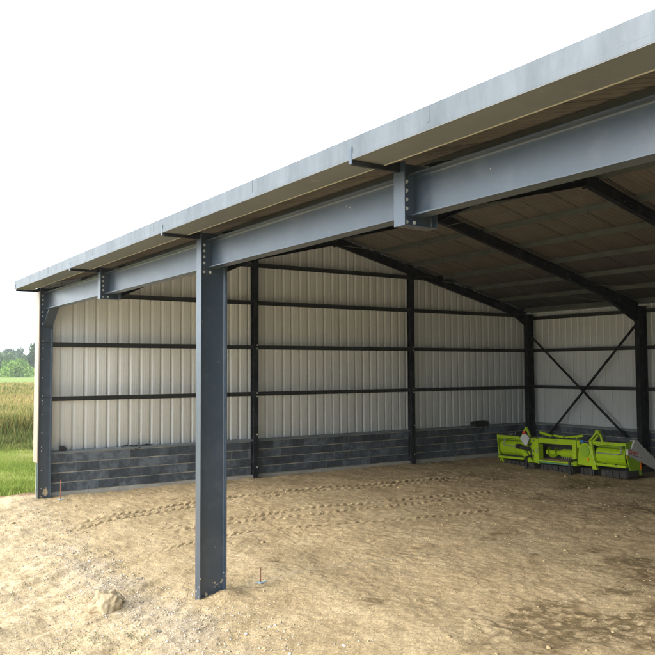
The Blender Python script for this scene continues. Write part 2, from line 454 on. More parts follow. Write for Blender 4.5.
dz = np.exp(-(((GX - 14.4) / 2.1) ** 2 + ((GY - 5.0) / 3.6) ** 2)) * 0.66 + 0.42 * sst(GY + GX * .25, 11.5, 14.5) + 0.14 * sst(GX, 11, 13)
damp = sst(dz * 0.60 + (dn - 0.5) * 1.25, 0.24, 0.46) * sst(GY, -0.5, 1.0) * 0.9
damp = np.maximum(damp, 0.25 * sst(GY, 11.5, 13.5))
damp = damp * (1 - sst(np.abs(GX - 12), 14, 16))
for xs, ys, r in ((9.4, 4.4, .35), (9.6, 5.9, .3), (10.9, 5.6, .3), (11.3, 6.9, .45)):
    damp = np.maximum(damp, 0.7 * sst(np.exp(-(((GX - xs) / (r * .6)) ** 2 + ((GY - ys) / r) ** 2)) + (gn - .5), 0.5, 0.9))
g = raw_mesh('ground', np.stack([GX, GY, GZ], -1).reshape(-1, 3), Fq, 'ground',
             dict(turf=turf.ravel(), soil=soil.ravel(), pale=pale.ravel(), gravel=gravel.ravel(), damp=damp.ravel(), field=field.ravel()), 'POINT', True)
tag(g, kind='structure')

# loose pebbles and clods, uncountable
ICO_V = []
t_ = (1 + 5 ** .5) / 2
ICO_V = np.array([(-1, t_, 0), (1, t_, 0), (-1, -t_, 0), (1, -t_, 0), (0, -1, t_), (0, 1, t_), (0, -1, -t_), (0, 1, -t_), (t_, 0, -1), (t_, 0, 1), (-t_, 0, -1), (-t_, 0, 1)], float) / 1.9
ICO_F = np.array([(0, 11, 5), (0, 5, 1), (0, 1, 7), (0, 7, 10), (0, 10, 11), (1, 5, 9), (5, 11, 4), (11, 10, 2), (10, 7, 6), (7, 1, 8), (3, 9, 4), (3, 4, 2), (3, 2, 6), (3, 6, 8), (3, 8, 9), (4, 9, 5), (2, 4, 11), (6, 2, 10), (8, 6, 7), (9, 8, 1)])
def pebbles(name, mat, x, y, r, label, cat, tone=None):
    n = len(x)
    z = ground_z(x, y)
    V = np.repeat(ICO_V[None], n, 0) * (1 + RNG.normal(0, 0.18, (n, 12, 1)))
    a = RNG.uniform(0, 6.28, n)
    V = V * np.stack([RNG.uniform(.7, 1.35, n), RNG.uniform(.7, 1.2, n), RNG.uniform(.45, .85, n)], -1)[:, None]
    c, s = np.cos(a)[:, None], np.sin(a)[:, None]
    V = np.stack([V[..., 0] * c - V[..., 1] * s, V[..., 0] * s + V[..., 1] * c, V[..., 2]], -1) * r[:, None, None]
    V += np.stack([x, y, z + r * 0.12], -1)[:, None]
    Fq = (ICO_F[None] + (np.arange(n) * 12)[:, None, None]).reshape(-1, 3)
    t = RNG.uniform(0, 1, n) if tone is None else tone
    o = raw_mesh(name, V.reshape(-1, 3), Fq, mat, dict(tone=np.repeat(t, 20)))
    return tag(o, label, cat, kind='stuff')
def scatter(n, cx, cy, sx, sy):
    return RNG.normal(cx, sx, n), RNG.normal(cy, sy, n)
px_, py_ = [], []
for n, cx, cy, sx, sy in ((2000, 7.2, -0.8, 1.8, 0.4), (1700, 10.7, -0.5, 1.3, 0.6), (700, 2.5, -0.4, 1.6, 0.35), (900, 9.5, -1.8, 2.2, 0.8)):
    a, b = scatter(n, cx, cy, sx, sy); px_.append(a); py_.append(b)
px_ = np.concatenate(px_); py_ = np.concatenate(py_)
ok = (px_ > -0.4) & ~((np.abs(px_ - 9.57) < .12) & (np.abs(py_ - .2) < .3)); px_, py_ = px_[ok], py_[ok]
pebbles('gravel', 'pebble', px_, py_, RNG.lognormal(math.log(0.009), 0.38, len(px_)), 'mixed grey and tan gravel pressed into the sand in front of the barn', 'gravel')
a = RNG.uniform(0, 16.5, 9000); b = RNG.uniform(-3.2, 14, 9000)
w = RNG.uniform(0, 1, 9000) < np.where(b < 0, 1.0, 0.3)
ok = w & ~((np.abs(a - 9.57) < .12) & (np.abs(b - .2) < .3)); a, b = a[ok], b[ok]
tn = np.clip(RNG.normal(0.22, 0.15, len(a)) + 0.5 * (b < -0.4), 0, 1)
pebbles('sand_clods', 'clod', a, b, RNG.lognormal(math.log(0.011), 0.42, len(a)), 'loose crumbs of dry sand scattered over the whole floor', 'sand', tn)

# ================================================================== BARN
FX = [0.0, 4.79, 9.57, 14.31, 19.10, 23.90, 28.69]
S = 0.24                       # roof slope
RT = lambda y: 5.20 + S * (y if y <= 9 else 18 - y)     # rafter top
SH = lambda y: 5.34 + S * (y if y <= 9 else 18 - y)     # roof sheet underside
XE = 28.95
barn = empty('open_barn', (0, 0, 0))
tag(barn, 'long open-fronted steel barn with anthracite frame, cream cladding and dark block base wall', 'barn')

def copy_tree(o, parent=None, dx=0):
    c = o.copy(); COL.objects.link(c); c.parent = parent
    if dx: c.location = (o.location.x + dx, o.location.y, o.location.z)
    for ch in list(o.children): copy_tree(ch, c)
    return c

bolt_mesh = None
def bolt(p, parent, normal='x'):
    """hex head with washer, normal +X or -Y"""
    global bolt_mesh
    if bolt_mesh is None:
        mb = MB(); mb.tube((0, 0, 0), (0.004, 0, 0), 0.021, 0.021, 14); mb.tube((0.004, 0, 0), (0.017, 0, 0), 0.0155, 0.0145, 6)
        o = mb.build('bolt', 'bolt'); bolt_mesh = o.data
    else:
        o = bpy.data.objects.new('bolt', bolt_mesh); COL.objects.link(o)
    if normal == 'y': o.rotation_euler = (0, 0, -math.pi / 2)
    if normal == 'Y': o.rotation_euler = (0, 0, math.pi / 2)
    o.location = p; o.parent = parent
    return o

def column(x, y0, depth, b, z0, z1, mat='steel'):
    """upright I column; outer flange at y0 side, web normal to X"""
    mb = MB(); mb.sweep(iprof(depth, b, 0.010, 0.015), (x, y0 + depth / 2, z0), (x, y0 + depth / 2, z1), (0, 1, 0))
    return mb.build('column', mat, barn, bevel=0.0015)

cols_front = []
for k, x in enumerate(FX):
    end = k in (0, len(FX) - 1)
    full = k % 2 == 0
    dep = 0.32 if end else 0.43
    z0 = -0.45 if full else 4.62
    c = column(x, 0.0, dep, 0.17, z0, 5.255)
    cols_front.append(c)
    pl = MB()
    # end plate of the eaves beam on the +X face of the web
    zb = 4.24 if k == 0 else 4.63
    if k < len(FX) - 1:
        pl.box(x + 0.006, x + 0.021, 0.055, min(dep - .03, 0.33), zb, 5.17)
        p = pl.build('end_plate', 'steel', c, bevel=0.001)
        zs = [5.07, 4.98, 4.89, 4.80, 4.665] if k else [5.07, 4.96, 4.85, 4.66, 4.55]
        for z in zs: bolt((x + 0.021, 0.075, z), p)
        if k: bolt((x + 0.021, 0.175, 4.665), p)
        if k == 0:
            bolt((x + 0.021, 0.075, 4.36), p)
            for z in list(np.arange(0.25, 4.1, 0.46)) + [2.35, 2.43, 3.75, 3.83, 1.2, 1.28]:
                bolt((x + 0.0055, 0.10, float(z)), c).scale = (.6, .55, .55)
    if k == 0:
        mu = MB(); rg_ = random.Random(4); pts = [(0.20 + (0.075 + rg_.uniform(-.03, .02)) * math.cos(i * .45), 0.17 + (0.10 + rg_.uniform(-.05, .03)) * math.sin(i * .45)) for i in range(14)]
        mu.prism(pts, x + 0.0055, x + 0.010, 'x'); mu.build('mud_splash', 'rock', c)
    if not full:
        st = MB(); st.box(x + 0.006, x + 0.080, 0.018, dep - .018, 4.622, 4.634)
        st.box(x - 0.080, x - 0.006, 0.018, dep - .018, 4.622, 4.634)
        st.build('stiffener', 'steel', c)
    # gutter bracket
    br = MB(); br.prism([(0.0, 5.255), (0.0, 5.155), (-0.565, 5.150), (-0.565, 5.192), (-0.22, 5.192)], x - 0.022, x + 0.022, 'x')
    br.build('gutter_bracket', 'steel_shaded', c, bevel=0.002)
    tb = MB(); tb.box(x - 0.024, x + 0.024, -0.592, -0.586, 5.155, 5.315)
    tb.build('bracket_tab', 'steel', c)

# eaves beams between the column webs
for k in range(len(FX) - 1):
    mb = MB(); mb.sweep(iprof(0.425, 0.18, 0.009, 0.014), (FX[k] + 0.022, 0.19, 4.935), (FX[k + 1] - 0.008, 0.19, 4.935), (0, 0, 1))
    mb.build('eaves_beam', 'steel', barn, bevel=0.0015)
# knee haunch under the first beam
mb = MB(); mb.prism([(0.022, 4.27), (0.60, 4.722), (0.022, 4.722)], 0.185, 0.195, 'y')
mb.sweep([(-0.115, -0.007), (0.115, -0.007), (0.115, 0.007), (-0.115, 0.007)], (0.022, 0.195, 4.262), (0.62, 0.195, 4.720), (0, 0, 1))
mb.build('knee_haunch', 'steel', barn)

# rear columns and rafters
for k, x in enumerate(FX):
    end = k in (0, len(FX) - 1)
    dep = 0.34 if end else 0.42
    c = column(x, 18 - dep, dep, 0.17, -0.3, 5.20, 'steel_shaded')
    hl = 0.65 if end else 1.7
    rd = 0.25
    f0 = 0.32 if end else 0.43
    for side in (0, 1):
        ya, yb = (f0, 9.0) if side == 0 else (18 - dep, 9.0)
        mb = MB()
        prof = [(a, b_) for a, b_ in iprof(rd / math.cos(math.atan(S)), 0.15, 0.009, 0.013)]
        mb.sweep(prof, (x, ya, RT(ya) - rd / 2), (x, yb, RT(9) - rd / 2), (0, 0, 1))
        # tapered haunch at the eaves end
        sg = 1 if side == 0 else -1
        yh = ya + sg * hl
        zlow = RT(ya) - rd - (0.22 if end else 0.36)
        if side == 0: zlow = max(zlow, 4.64 + (0.28 if end else 0))
        poly = [(ya, zlow), (yh, RT(yh) - rd + .004), (ya, RT(ya) - rd + .004)]
        mb.prism(poly, x - 0.005, x + 0.005, 'x')
        mb.prism([(ya, zlow - 0.012), (yh, RT(yh) - rd - 0.010), (yh, RT(yh) - rd + .003), (ya, zlow)], x - 0.074, x + 0.074, 'x')
        r_ = mb.build('rafter', 'steel_shaded', barn)
        if side == 1 and not end:
            pl = MB(); pl.box(x - .08, x + .08, ya - .020, ya - .002, zlow - .03, RT(ya) + .02)
            p = pl.build('end_plate', 'steel_shaded', r_)
        if side == 0:
            pl = MB(); pl.box(x - .08, x + .08, 8.975, 9.0, RT(9) - rd - .06, RT(9) + .02)
            pl.box(x - .08, x + .08, 9.003, 9.028, RT(9) - rd - .06, RT(9) + .02)
            p = pl.build('apex_plate', 'steel_shaded', r_)
            for z in (-0.02, -.09, -.16, -.23): bolt((x + 0.05, 9.029, RT(9) + z), p, 'Y')

# gable posts
for xg in (0.0, FX[-1]):
    for y in (6.12, 12.07):
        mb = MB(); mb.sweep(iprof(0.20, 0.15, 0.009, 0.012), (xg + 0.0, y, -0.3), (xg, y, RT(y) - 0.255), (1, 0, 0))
        p = mb.build('gable_post', 'steel_shaded', barn)
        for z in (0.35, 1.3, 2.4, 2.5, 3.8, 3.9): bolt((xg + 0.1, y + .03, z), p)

# purlins: Z sections
PY_ = [1.10, 2.65, 4.2, 5.7, 7.2, 8.66, 9.34, 10.72, 12.11, 13.50, 14.88, 16.25, 17.60]
zp = [(-0.055, 0.0), (0.0, 0.0), (0.0, 0.132), (0.06, 0.132), (0.06, 0.135), (-0.004, 0.135), (-0.004, 0.004), (-0.055, 0.004)]
for y in PY_:
    mb = MB(); q = zp if y > 9 else [(-a, b) for a, b in zp]
    mb.sweep(q, (-0.24, y, SH(y) - 0.139), (XE - .2, y, SH(y) - 0.139), (0, 0, 1))
    p = mb.build('purlin', 'purlin', barn)
    cl = MB()
    for x in FX: cl.box(x - 0.05, x + 0.05, y + .003, y + .009, RT(y) - .002, SH(y) - .02)
    cl.build('cleat', 'purlin', p)
# sag rods between the purlins, mid-bay
for k in range(len(FX) - 1):
    xm = (FX[k] + FX[k + 1]) / 2
    mb = MB()
    mb.pipe([(xm, a, SH(a) - .085) for a in PY_[6:]], 0.007, 5)
    mb.build('sag_rod', 'purlin', barn)

# roof sheets, real ribs running down the slope
def roof_sheet(y0, y1):
    P_ = 1.6 / 11
    n = int((XE + 0.30) / P_)
    xs = (-0.32 + np.arange(n)[:, None] * P_ + np.array([0.0, 0.034, 0.038, 0.050, 0.054, 0.088, 0.091, 0.142])[None]).ravel()
    amp = np.tile(np.array([-0.012, -0.012, 0.004, 0.004, -0.012, -0.012, 0.058, 0.058]), n)
    V = []
    for off in (0.014, 0.021):
        for y in (y0, y1):
            V.append(np.stack([xs, np.full_like(xs, y), SH(y) + off + amp], -1))
    m_ = len(xs); V = np.concatenate(V)
    i = np.arange(m_ - 1)
    F1 = np.stack([i, i + 1, m_ + i + 1, m_ + i], -1); F2 = np.stack([2 * m_ + i, 3 * m_ + i, 3 * m_ + i + 1, 2 * m_ + i + 1], -1)
    F3 = np.stack([i, 2 * m_ + i, 2 * m_ + i + 1, i + 1], -1); F4 = np.stack([m_ + i, m_ + i + 1, 3 * m_ + i + 1, 3 * m_ + i], -1)
    return raw_mesh('roof_sheet', V, np.concatenate([F1, F2, F3, F4]), 'roof', parent=barn)
roof_sheet(-0.24, 9.0); roof_sheet(18.30, 9.0)
mb = MB(); mb.prism([(8.7, SH(8.7) + .03), (9.0, SH(9) + .035), (9.3, SH(9.3) + .03), (9.3, SH(9.3) + .045), (9.0, SH(9) + .06), (8.7, SH(8.7) + .045)], -.32, XE, 'x')
mb.build('ridge_cap', 'galv', barn)

# box gutter
gp = [(-0.580, 5.405), (-0.560, 5.405), (-0.560, 5.398), (-0.577, 5.398), (-0.577, 5.258), (-0.581, 5.254), (-0.581, 5.203), (-0.215, 5.203), (-0.215, 5.200), (-0.585, 5.200), (-0.585, 5.256), (-0.580, 5.260)]
mb = MB(); mb.prism([(-0.577, 5.203), (-0.577, 5.400), (-0.560, 5.400), (-0.560, 5.406), (-0.583, 5.406), (-0.583, 5.258), (-0.587, 5.252), (-0.587, 5.203)], -0.02, XE, 'x')
gut = mb.build('gutter', 'galv', barn)
tag(gut, 'pale galvanised outer face of the box gutter')
mb = MB(); mb.box(-0.02, XE, -0.586, -0.205, 5.196, 5.2025); mb.build('gutter_sole', 'soffit', gut)
mb = MB(); mb.box(-0.02, XE, -0.204, -0.192, 5.190, 5.232); mb.box(-0.02, XE, -0.204, -0.20, 5.233, 5.36); mb.build('drip_edge', 'lip', gut)
mb = MB(); mb.box(-0.026, -0.0205, -0.586, -0.20, 5.20, 5.40); mb.build('end_cap', 'galv', gut)
for x in (3.1, 6.2, 9.2, 12.3, 15.4, 18.5, 21.5, 24.6, 27.6):
    MB().box(x, x + .035, -0.5855, -0.5835, 5.262, 5.402).build('joint_strap', 'galv', gut)

# cladding: ribbed sheets
def cladding(name, p0, p1, top, zbot, out, pitch=0.30, depth=0.035, mini=True):
    """vertical ribbed sheet from p0 to p1 (plan points), ribs pushed towards 'out'"""
    p0, p1, out = np.array(p0, float), np.array(p1, float), np.array(out, float)
    L = np.linalg.norm(p1 - p0); d = (p1 - p0) / L
    t = []; o = []
    k = 0
    pan = [(0.0, 0), (0.014, 1), (0.040, 1), (0.056, 0)]
    if mini: pan += [(0.118, 0), (0.124, .05), (0.134, .05), (0.140, 0), (0.178, 0), (0.184, .05), (0.194, .05), (0.200, 0), (0.238, 0), (0.244, .05), (0.254, .05), (0.26, 0)]
    sc_ = pitch / 0.30
    while k * pitch < L:
        for a, b in pan:
            if k * pitch + a * sc_ <= L: t.append(k * pitch + a * sc_); o.append(b * depth)
        k += 1
    t.append(L); o.append(0)
    if top != 'flat':
        mid = 9.0
        t = np.array(t); o = np.array(o)
        ys = p0[1] + d[1] * t
        if abs(d[1]) > .5:
            tm = (mid - p0[1]) / d[1]; j = np.searchsorted(t, tm); t = np.insert(t, j, tm); o = np.insert(o, j, 0)
    t = np.array(t); o = np.array(o)
    P = p0[None] + d[None] * t[:, None] + out[None] * o[:, None]
    zt = np.array([SH(y) + 0.004 for y in P[:, 1]])
    n = len(t)
    th = out * 0.004
    V = np.concatenate([np.c_[P, np.full(n, zbot)], np.c_[P, zt], np.c_[P + th, np.full(n, zbot)], np.c_[P + th, zt]])
    i = np.arange(n - 1)
    Fq = np.concatenate([np.stack([i, i + 1, n + i + 1, n + i], -1), np.stack([2 * n + i, 3 * n + i, 3 * n + i + 1, 2 * n + i + 1], -1),
                         np.stack([i, 2 * n + i, 2 * n + i + 1, i + 1], -1)])
    return raw_mesh(name, V, Fq, 'cream', parent=barn)
cladding('gable_cladding', (-0.24, 0.0), (-0.24, 18.24), 'gable', 0.92, (-1, 0))
cladding('gable_cladding', (FX[-1] + 0.24, 0.0), (FX[-1] + 0.24, 18.24), 'gable', 0.92, (1, 0))
cladding('rear_cladding', (-0.24, 18.24), (FX[-1] + .24, 18.24), 'flat', 0.92, (0, 1), pitch=0.27, depth=0.016)
mb = MB(); mb.box(-0.21, 0.105, -0.030, -0.006, 0.90, 5.17); mb.box(-0.30, -0.212, -0.030, 0.05, 0.90, 5.17)
o = mb.build('corner_flashing', 'trim', barn)

# girts (dark rails): C section open downwards
def girt(p0, p1, z, inward):
    pr = [(0, -0.058), (0, 0.058), (-0.13, 0.058), (-0.13, 0.05), (-0.006, 0.05), (-0.006, -0.05), (-0.03, -0.05), (-0.03, -0.058)]
    if inward < 0: pr = [(-a, b) for a, b in pr]
    mb = MB(); mb.sweep(pr, (p0[0], p0[1], z), (p1[0], p1[1], z), (0, 0, 1))
    return mb.build('wall_rail', 'rail', barn)
GZS = [2.470, 3.840, 5.150]
for z in GZS: girt((-0.092, -0.0), (-0.092, 18.09), z, -1)
girt((-0.092, 3.75), (-0.092, 14.25), 6.27, -1)
for z in (2.49, 3.845, 5.06): girt((-0.0, 18.092), (FX[-1], 18.092), z, -1)
for z in GZS: girt((FX[-1] + .092, 0), (FX[-1] + .092, 18.09), z, 1)

# block walls
def block_wall(p0, p1, inn, L0=0.55):
    p0, p1 = Vector((*p0, 0)), Vector((*p1, 0)); inn = Vector((*inn, 0))
    L = (p1 - p0).length; d = (p1 - p0).normalized()
    mb = MB(); tone = []; ft = MB(); fl = []
    def blk(b_, a0, a1, z0, z1, off):
        base = p0 + d * a0 + inn * off
        q = [base, p0 + d * a1 + inn * off]
        bk = [q[0] - inn * 0.10, q[1] - inn * 0.10]
        c = 0.004
        vs = [(*(q[0] - inn * c)[:2], z0), (*(q[1] - inn * c)[:2], z0), (*(q[1] - inn * c)[:2], z1), (*(q[0] - inn * c)[:2], z1)]
        vs += [(*(q[0] + d * c)[:2], z0 + c), (*(q[1] - d * c)[:2], z0 + c), (*(q[1] - d * c)[:2], z1 - c), (*(q[0] + d * c)[:2], z1 - c)]
        vs += [(*bk[0][:2], z0), (*bk[1][:2], z0), (*bk[1][:2], z1), (*bk[0][:2], z1)]
        b_.add(vs, [(4, 5, 6, 7), (0, 1, 5, 4), (1, 2, 6, 5), (2, 3, 7, 6), (3, 0, 4, 7), (8, 9, 1, 0), (9, 10, 2, 1), (10, 11, 3, 2), (11, 8, 0, 3)])
    zc = 0.118
    for r in range(4):
        h = (0.232, 0.247, 0.247, 0.236)[r]
        a = -(0.10, 0.37, 0.10, 0.37)[r]
        while a < L:
            a1 = a + L0
            s = max(a, 0); e = min(a1, L)
            if e - s > 0.03:
                g_ = random.choice((0.000, 0.000, 0.000, 0.001, 0.000, 0.001, 0.001, 0.016))
                blk(mb, s + .0008, e - g_ - .0005, zc + 0.013, zc + h - 0.012, random.uniform(-.002, .003))
                tone += [random.random()] * 9
            a = a1
        zc += h
    a = -0.3
    while a < L:
        s = max(a, 0); e = min(a + 0.8, L)
        if e - s > .05: blk(ft, s + .002, e - .006, -0.4, 0.108, 0.008)
        a += 0.8
    w = mb.build('block_wall', 'block', barn, tone=tone)
    ft.build('footing', 'footing', w)
    mo = MB()
    q0 = p0 - inn * 0.008; q1 = p1 - inn * 0.008; k0 = p0 - inn * 0.14; k1 = p1 - inn * 0.14
    mo.add([(*q0[:2], -0.4), (*q1[:2], -0.4), (*q1[:2], 1.085), (*q0[:2], 1.085), (*k0[:2], -0.4), (*k1[:2], -0.4), (*k1[:2], 1.085), (*k0[:2], 1.085)],
           [(0, 1, 2, 3), (4, 7, 6, 5), (3, 2, 6, 7), (0, 3, 7, 4), (1, 5, 6, 2)])
    mo.build('mortar', 'mortar', w)
    cp = MB(); e0 = p0 + inn * 0.006; e1 = p1 + inn * 0.006; c0 = p0 - inn * 0.14; c1 = p1 - inn * 0.14
    cp.add([(*e0[:2], 1.088), (*e1[:2], 1.088), (*e1[:2], 1.135), (*e0[:2], 1.135), (*c0[:2], 1.088), (*c1[:2], 1.088), (*c1[:2], 1.150), (*c0[:2], 1.150)],
           [(0, 1, 2, 3), (4, 7, 6, 5), (3, 2, 6, 7), (0, 3, 7, 4), (1, 5, 6, 2), (0, 4, 5, 1)])
    cp.build('cap_flashing', 'cap', w)
    return w
block_wall((-0.09, 0.02), (-0.09, 18.09), (1, 0))
block_wall((-0.08, 18.085), (FX[-1] + .08, 18.085), (0, -1))
block_wall((FX[-1] + .09, 18.09), (FX[-1] + .09, 0.02), (-1, 0))

# wind bracing on the rear wall and in the roof
mb = MB()
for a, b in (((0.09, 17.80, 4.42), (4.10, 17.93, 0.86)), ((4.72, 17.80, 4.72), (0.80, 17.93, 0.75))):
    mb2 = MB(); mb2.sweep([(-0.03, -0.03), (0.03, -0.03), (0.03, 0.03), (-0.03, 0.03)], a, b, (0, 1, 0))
    mb2.build('wind_brace', 'steel_shaded', barn)
    mb3 = MB(); 
for a, b in (((0.05, 13.5, 6.20), (4.72, 9.3, 7.02)), ((0.05, 9.3, 7.10), (4.72, 13.45, 6.08)), ((0.05, 13.5, 6.2), (4.72, 17.5, 5.25)), ((0.05, 17.5, 5.27), (4.72, 13.45, 6.08)),
             ((4.86, 15.4, 5.75), (9.5, 17.4, 5.25)), ((4.86, 9.3, 7.0), (9.5, 9.3, 7.02))):
    MB().tube(a, b, 0.0095, n=6).build('brace_rod', 'purlin', barn)

# ================================================================== SMALL THINGS
def thing_mesh(mb, name, mat, label, cat, **kw):
    o = mb.build(name, mat, None, **kw); return tag(o, label, cat)
mb = MB(); mb.prism([(0.58, 1.151), (0.73, 1.151), (0.74, 1.20), (0.68, 1.265), (0.57, 1.255)], -0.19, -0.10, 'x')
mb.tube((-0.145, 0.70, 1.24), (-0.145, 0.76, 1.17), 0.016)
thing_mesh(mb, 'plastic_bracket', 'black', 'small black plastic piece lying on the wall cap near the corner column', 'bracket', bevel=.008)
mb = MB(); pts = [(-0.12, 2.17, 1.160), (-0.13, 2.35, 1.182), (-0.11, 2.50, 1.162), (-0.13, 2.62, 1.172), (-0.12, 3.03, 1.166)]
mb.pipe(pts, 0.018); mb.pipe([(-0.11, 2.42, 1.155), (-0.10, 2.60, 1.15), (-0.115, 2.9, 1.19)], 0.012); mb.pipe([(-0.10, 2.48, 1.14), (-0.085, 2.58, 1.07), (-0.08, 2.68, 1.12)], 0.011)
thing_mesh(mb, 'strap', 'black', 'crumpled dark strap hanging over the wall cap left of the free-standing column', 'strap', smooth=True)
mb = MB(); mb.box(-0.23, -0.02, 14.97, 15.68, 1.153, 1.29); mb.box(-0.015, -0.003, 15.0, 15.65, 1.10, 1.26); mb.box(-0.21, -0.04, 15.02, 15.63, 1.292, 1.305)
thing_mesh(mb, 'dark_box', 'black', 'low black box resting on the block wall left of the green machine', 'box', bevel=.006)

def stake(x, y, h, label, knot):
    z = float(ground_z(np.array([x]), np.array([y]))[0])
    e = empty('stake', (x, y, z)); tag(e, label, 'stake')
    mb = MB(); mb.pipe([(0, 0, -.15), (0.004, 0, h * .5), (0.0, 0.004, h)], 0.009, 8)
    for i in range(int(h / .018)): mb.tube((0.001, 0, .01 + i * .018), (0.001, 0, .014 + i * .018), 0.0108, n=8)
    mb.build('rod', 'rust', e)
    mb = MB()
    pts = [(math.cos(a * 1.1) * (.014 + .002 * a), math.sin(a * 1.1) * (.014 + .002 * a), .012 + .004 * math.sin(a * 2.3)) for a in range(0, 14)]
    mb.pipe(pts, 0.008, 6); mb.pipe([(0, 0, .02), (-.02, -.05, .012), (-.03, -.08, .014)], 0.009, 6); mb.pipe([(0, 0, .02), (.01, .05, .02), (.02, .09, .04)], 0.009, 6)
    mb.build('twine_knot', 'blue', e)
    return e
stake(9.62, 1.02, 0.24, 'short rusty rebar stake with blue twine right of the free-standing column', 1)
stake(0.44, 0.46, 0.50, 'tall rusty rebar stake with blue twine against the block wall corner', 1)
mb = MB(); pts = []
for i in range(41):
    t = i / 40; x = 9.64 + 0.33 * t; y = 1.05 + 6.4 * t
    pts.append((x + .01 * math.sin(i * 1.3), y, float(ground_z(np.array([x]), np.array([y]))[0]) + 0.010))
mb.pipe(pts, 0.0022, 5)
thing_mesh(mb, 'string_line', 'twine', 'thin pale string line stretched over the sand from the short stake', 'string')

# stone
import bmesh
from mathutils import noise as mn
bm = bmesh.new(); bmesh.ops.create_icosphere(bm, subdivisions=5, radius=1)
for v in bm.verts:
    p = v.co.copy()
    cuts = [(Vector((.7, -.5, .55)), .62), (Vector((-.3, -.8, .5)), .70), (Vector((-.9, .1, .5)), .66), (Vector((.2, .3, 1)), .74), (Vector((.95, .3, -.1)), .8), (Vector((.35, -.95, -.1)), .60)]
    for n_, dd in cuts:
        n_ = n_.normalized(); t = p.dot(n_) - dd
        if t > 0: p -= n_ * t * 0.85
    p += v.co * (mn.fractal(v.co * 1.7 + Vector((3, 1, 5)), 0.9, 2.0, 5) * 0.22)
    v.co = Vector((p.x * 0.19, p.y * 0.28, p.z * 0.25))
me = bpy.data.meshes.new('stone'); bm.to_mesh(me); bm.free(); me.materials.append(M['rock']); me.shade_smooth()
st = bpy.data.objects.new('stone', me); COL.objects.link(st); st.location = (8.94, -1.16, float(ground_base(np.array(8.95), np.array(-1.33))) + 0.06); st.rotation_euler = (0, 0, R(8))
tag(st, 'pale angular sandy stone lying on the ground left of the free-standing column', 'stone')

# ================================================================== HARVESTER HEADER
hd = empty('harvester_header', (1.2, 14.87, 0.0), (0, R(-1.35), R(-3.0)))
tag(hd, 'lime green folded harvester header on black skids parked by the rear wall', 'header')
def part(mb, name, mat, parent=hd, **kw): return mb.build(name, mat, parent, **kw)

def wing(u0, u1, zlo, flip):
    """a folded side wing: end plates, top beam, curved hood, lower rail, grab rail"""
    w = MB(); 
    zt = 0.92
    w.box(u0, u1, 0.0, 0.09, zt - 0.09, zt)            # top beam
    fr = part(w, 'wing_beam', 'lime', bevel=.008)
    # curved hood made of strips
    prof = [(0.15, 0.745), (0.07, 0.72), (0.02, 0.66), (0.0, 0.56), (0.0, 0.46), (0.03, 0.36), (0.09, 0.29), (0.16, 0.25)]
    h = MB()
    vs = []; n = len(prof)
    for u in (u0 + .06, u1 - .06):
        vs += [(u, y + .05, z) for y, z in prof] + [(u, y + .066, z) for y, z in prof]
    fs = []
    for i in range(n - 1):
        fs.append((i, i + 1, 2 * n + i + 1, 2 * n + i)); fs.append((n + i, 3 * n + i, 3 * n + i + 1, n + i + 1))
    fs += [(0, 2 * n, 3 * n, n), (n - 1, 2 * n - 1, 4 * n - 1, 3 * n - 1)]
    h.add(vs, fs); hood = part(h, 'wing_hood', 'lime', smooth=False)
    r = MB(); r.box(u0 + .03, u1, -0.02, 0.10, zlo + 0.10, zlo + 0.17); part(r, 'lower_rail', 'lime', bevel=.006)
    b = MB(); b.box(u0 + .05, u1 - .05, 0.20, 0.55, zlo + .10, 0.80); part(b, 'wing_box', 'rubber')
    t = MB(); t.pipe([(u0 + .10, .03, .80), (u1 - .10, .03, .805)], 0.018); t.pipe([(u0 + .1, .10, .775), (u1 - .1, .10, .775)], 0.012)
    part(t, 'reel_bar', 'lime_dull')
    g_ = MB()
    if flip: g_.pipe([(u0 + .14, -.03, .60), (u1 - .22, -.04, .59), (u1 - .12, -.03, .63), (u1 - .13, .0, .82)], 0.016)
    else: g_.pipe([(u0 + .36, 0.0, .82), (u0 + .33, -.04, .61), (u0 + .42, -.04, .58), (u0 + .86, -.03, .57)], 0.016)
    part(g_, 'grab_rail', 'grey', smooth=True)
    for f_ in (0.35, 0.7):
        k = MB(); uu = u0 + (u1 - u0) * f_; k.box(uu, uu + .05, -.03, 0.0, zlo + .155, zlo + .185); part(k, 'latch', 'black')
    return fr
wing(0.0, 1.22, 0.06, False)
wing(4.05, 5.20, 0.12, True)
# left end plate
mb = MB(); mb.prism([(0.0, 0.93), (0.62, 0.86), (0.62, 0.10), (0.32, 0.03), (0.12, 0.03), (0.04, 0.34)], -0.03, 0.0, 'x'); part(mb, 'end_plate', 'lime', bevel=.006)
mb = MB(); mb.prism([(0.0, 0.34), (0.04, 0.34), (0.22, 0.03), (0.40, 0.03), (0.40, 0.06), (0.26, 0.07)], -0.0, 0.05, 'y'); part(mb, 'foot_plate', 'lime')
# right end plate with rounded top corner
mb = MB(); mb.prism([(0.0, 0.93), (0.30, 0.97), (0.48, 0.91), (0.60, 0.80), (0.63, 0.62), (0.63, -0.02), (0.26, -0.02), (0.12, 0.22), (0.01, 0.60)], 5.20, 5.235, 'x'); rp = part(mb, 'end_plate', 'lime_dull', bevel=.006)
mb = MB(); mb.box(5.236, 5.242, 0.03, 0.06, .48, .60); mb.box(5.236, 5.242, 0.59, 0.62, .14, .34); part(mb, 'reflector', 'orange', rp)
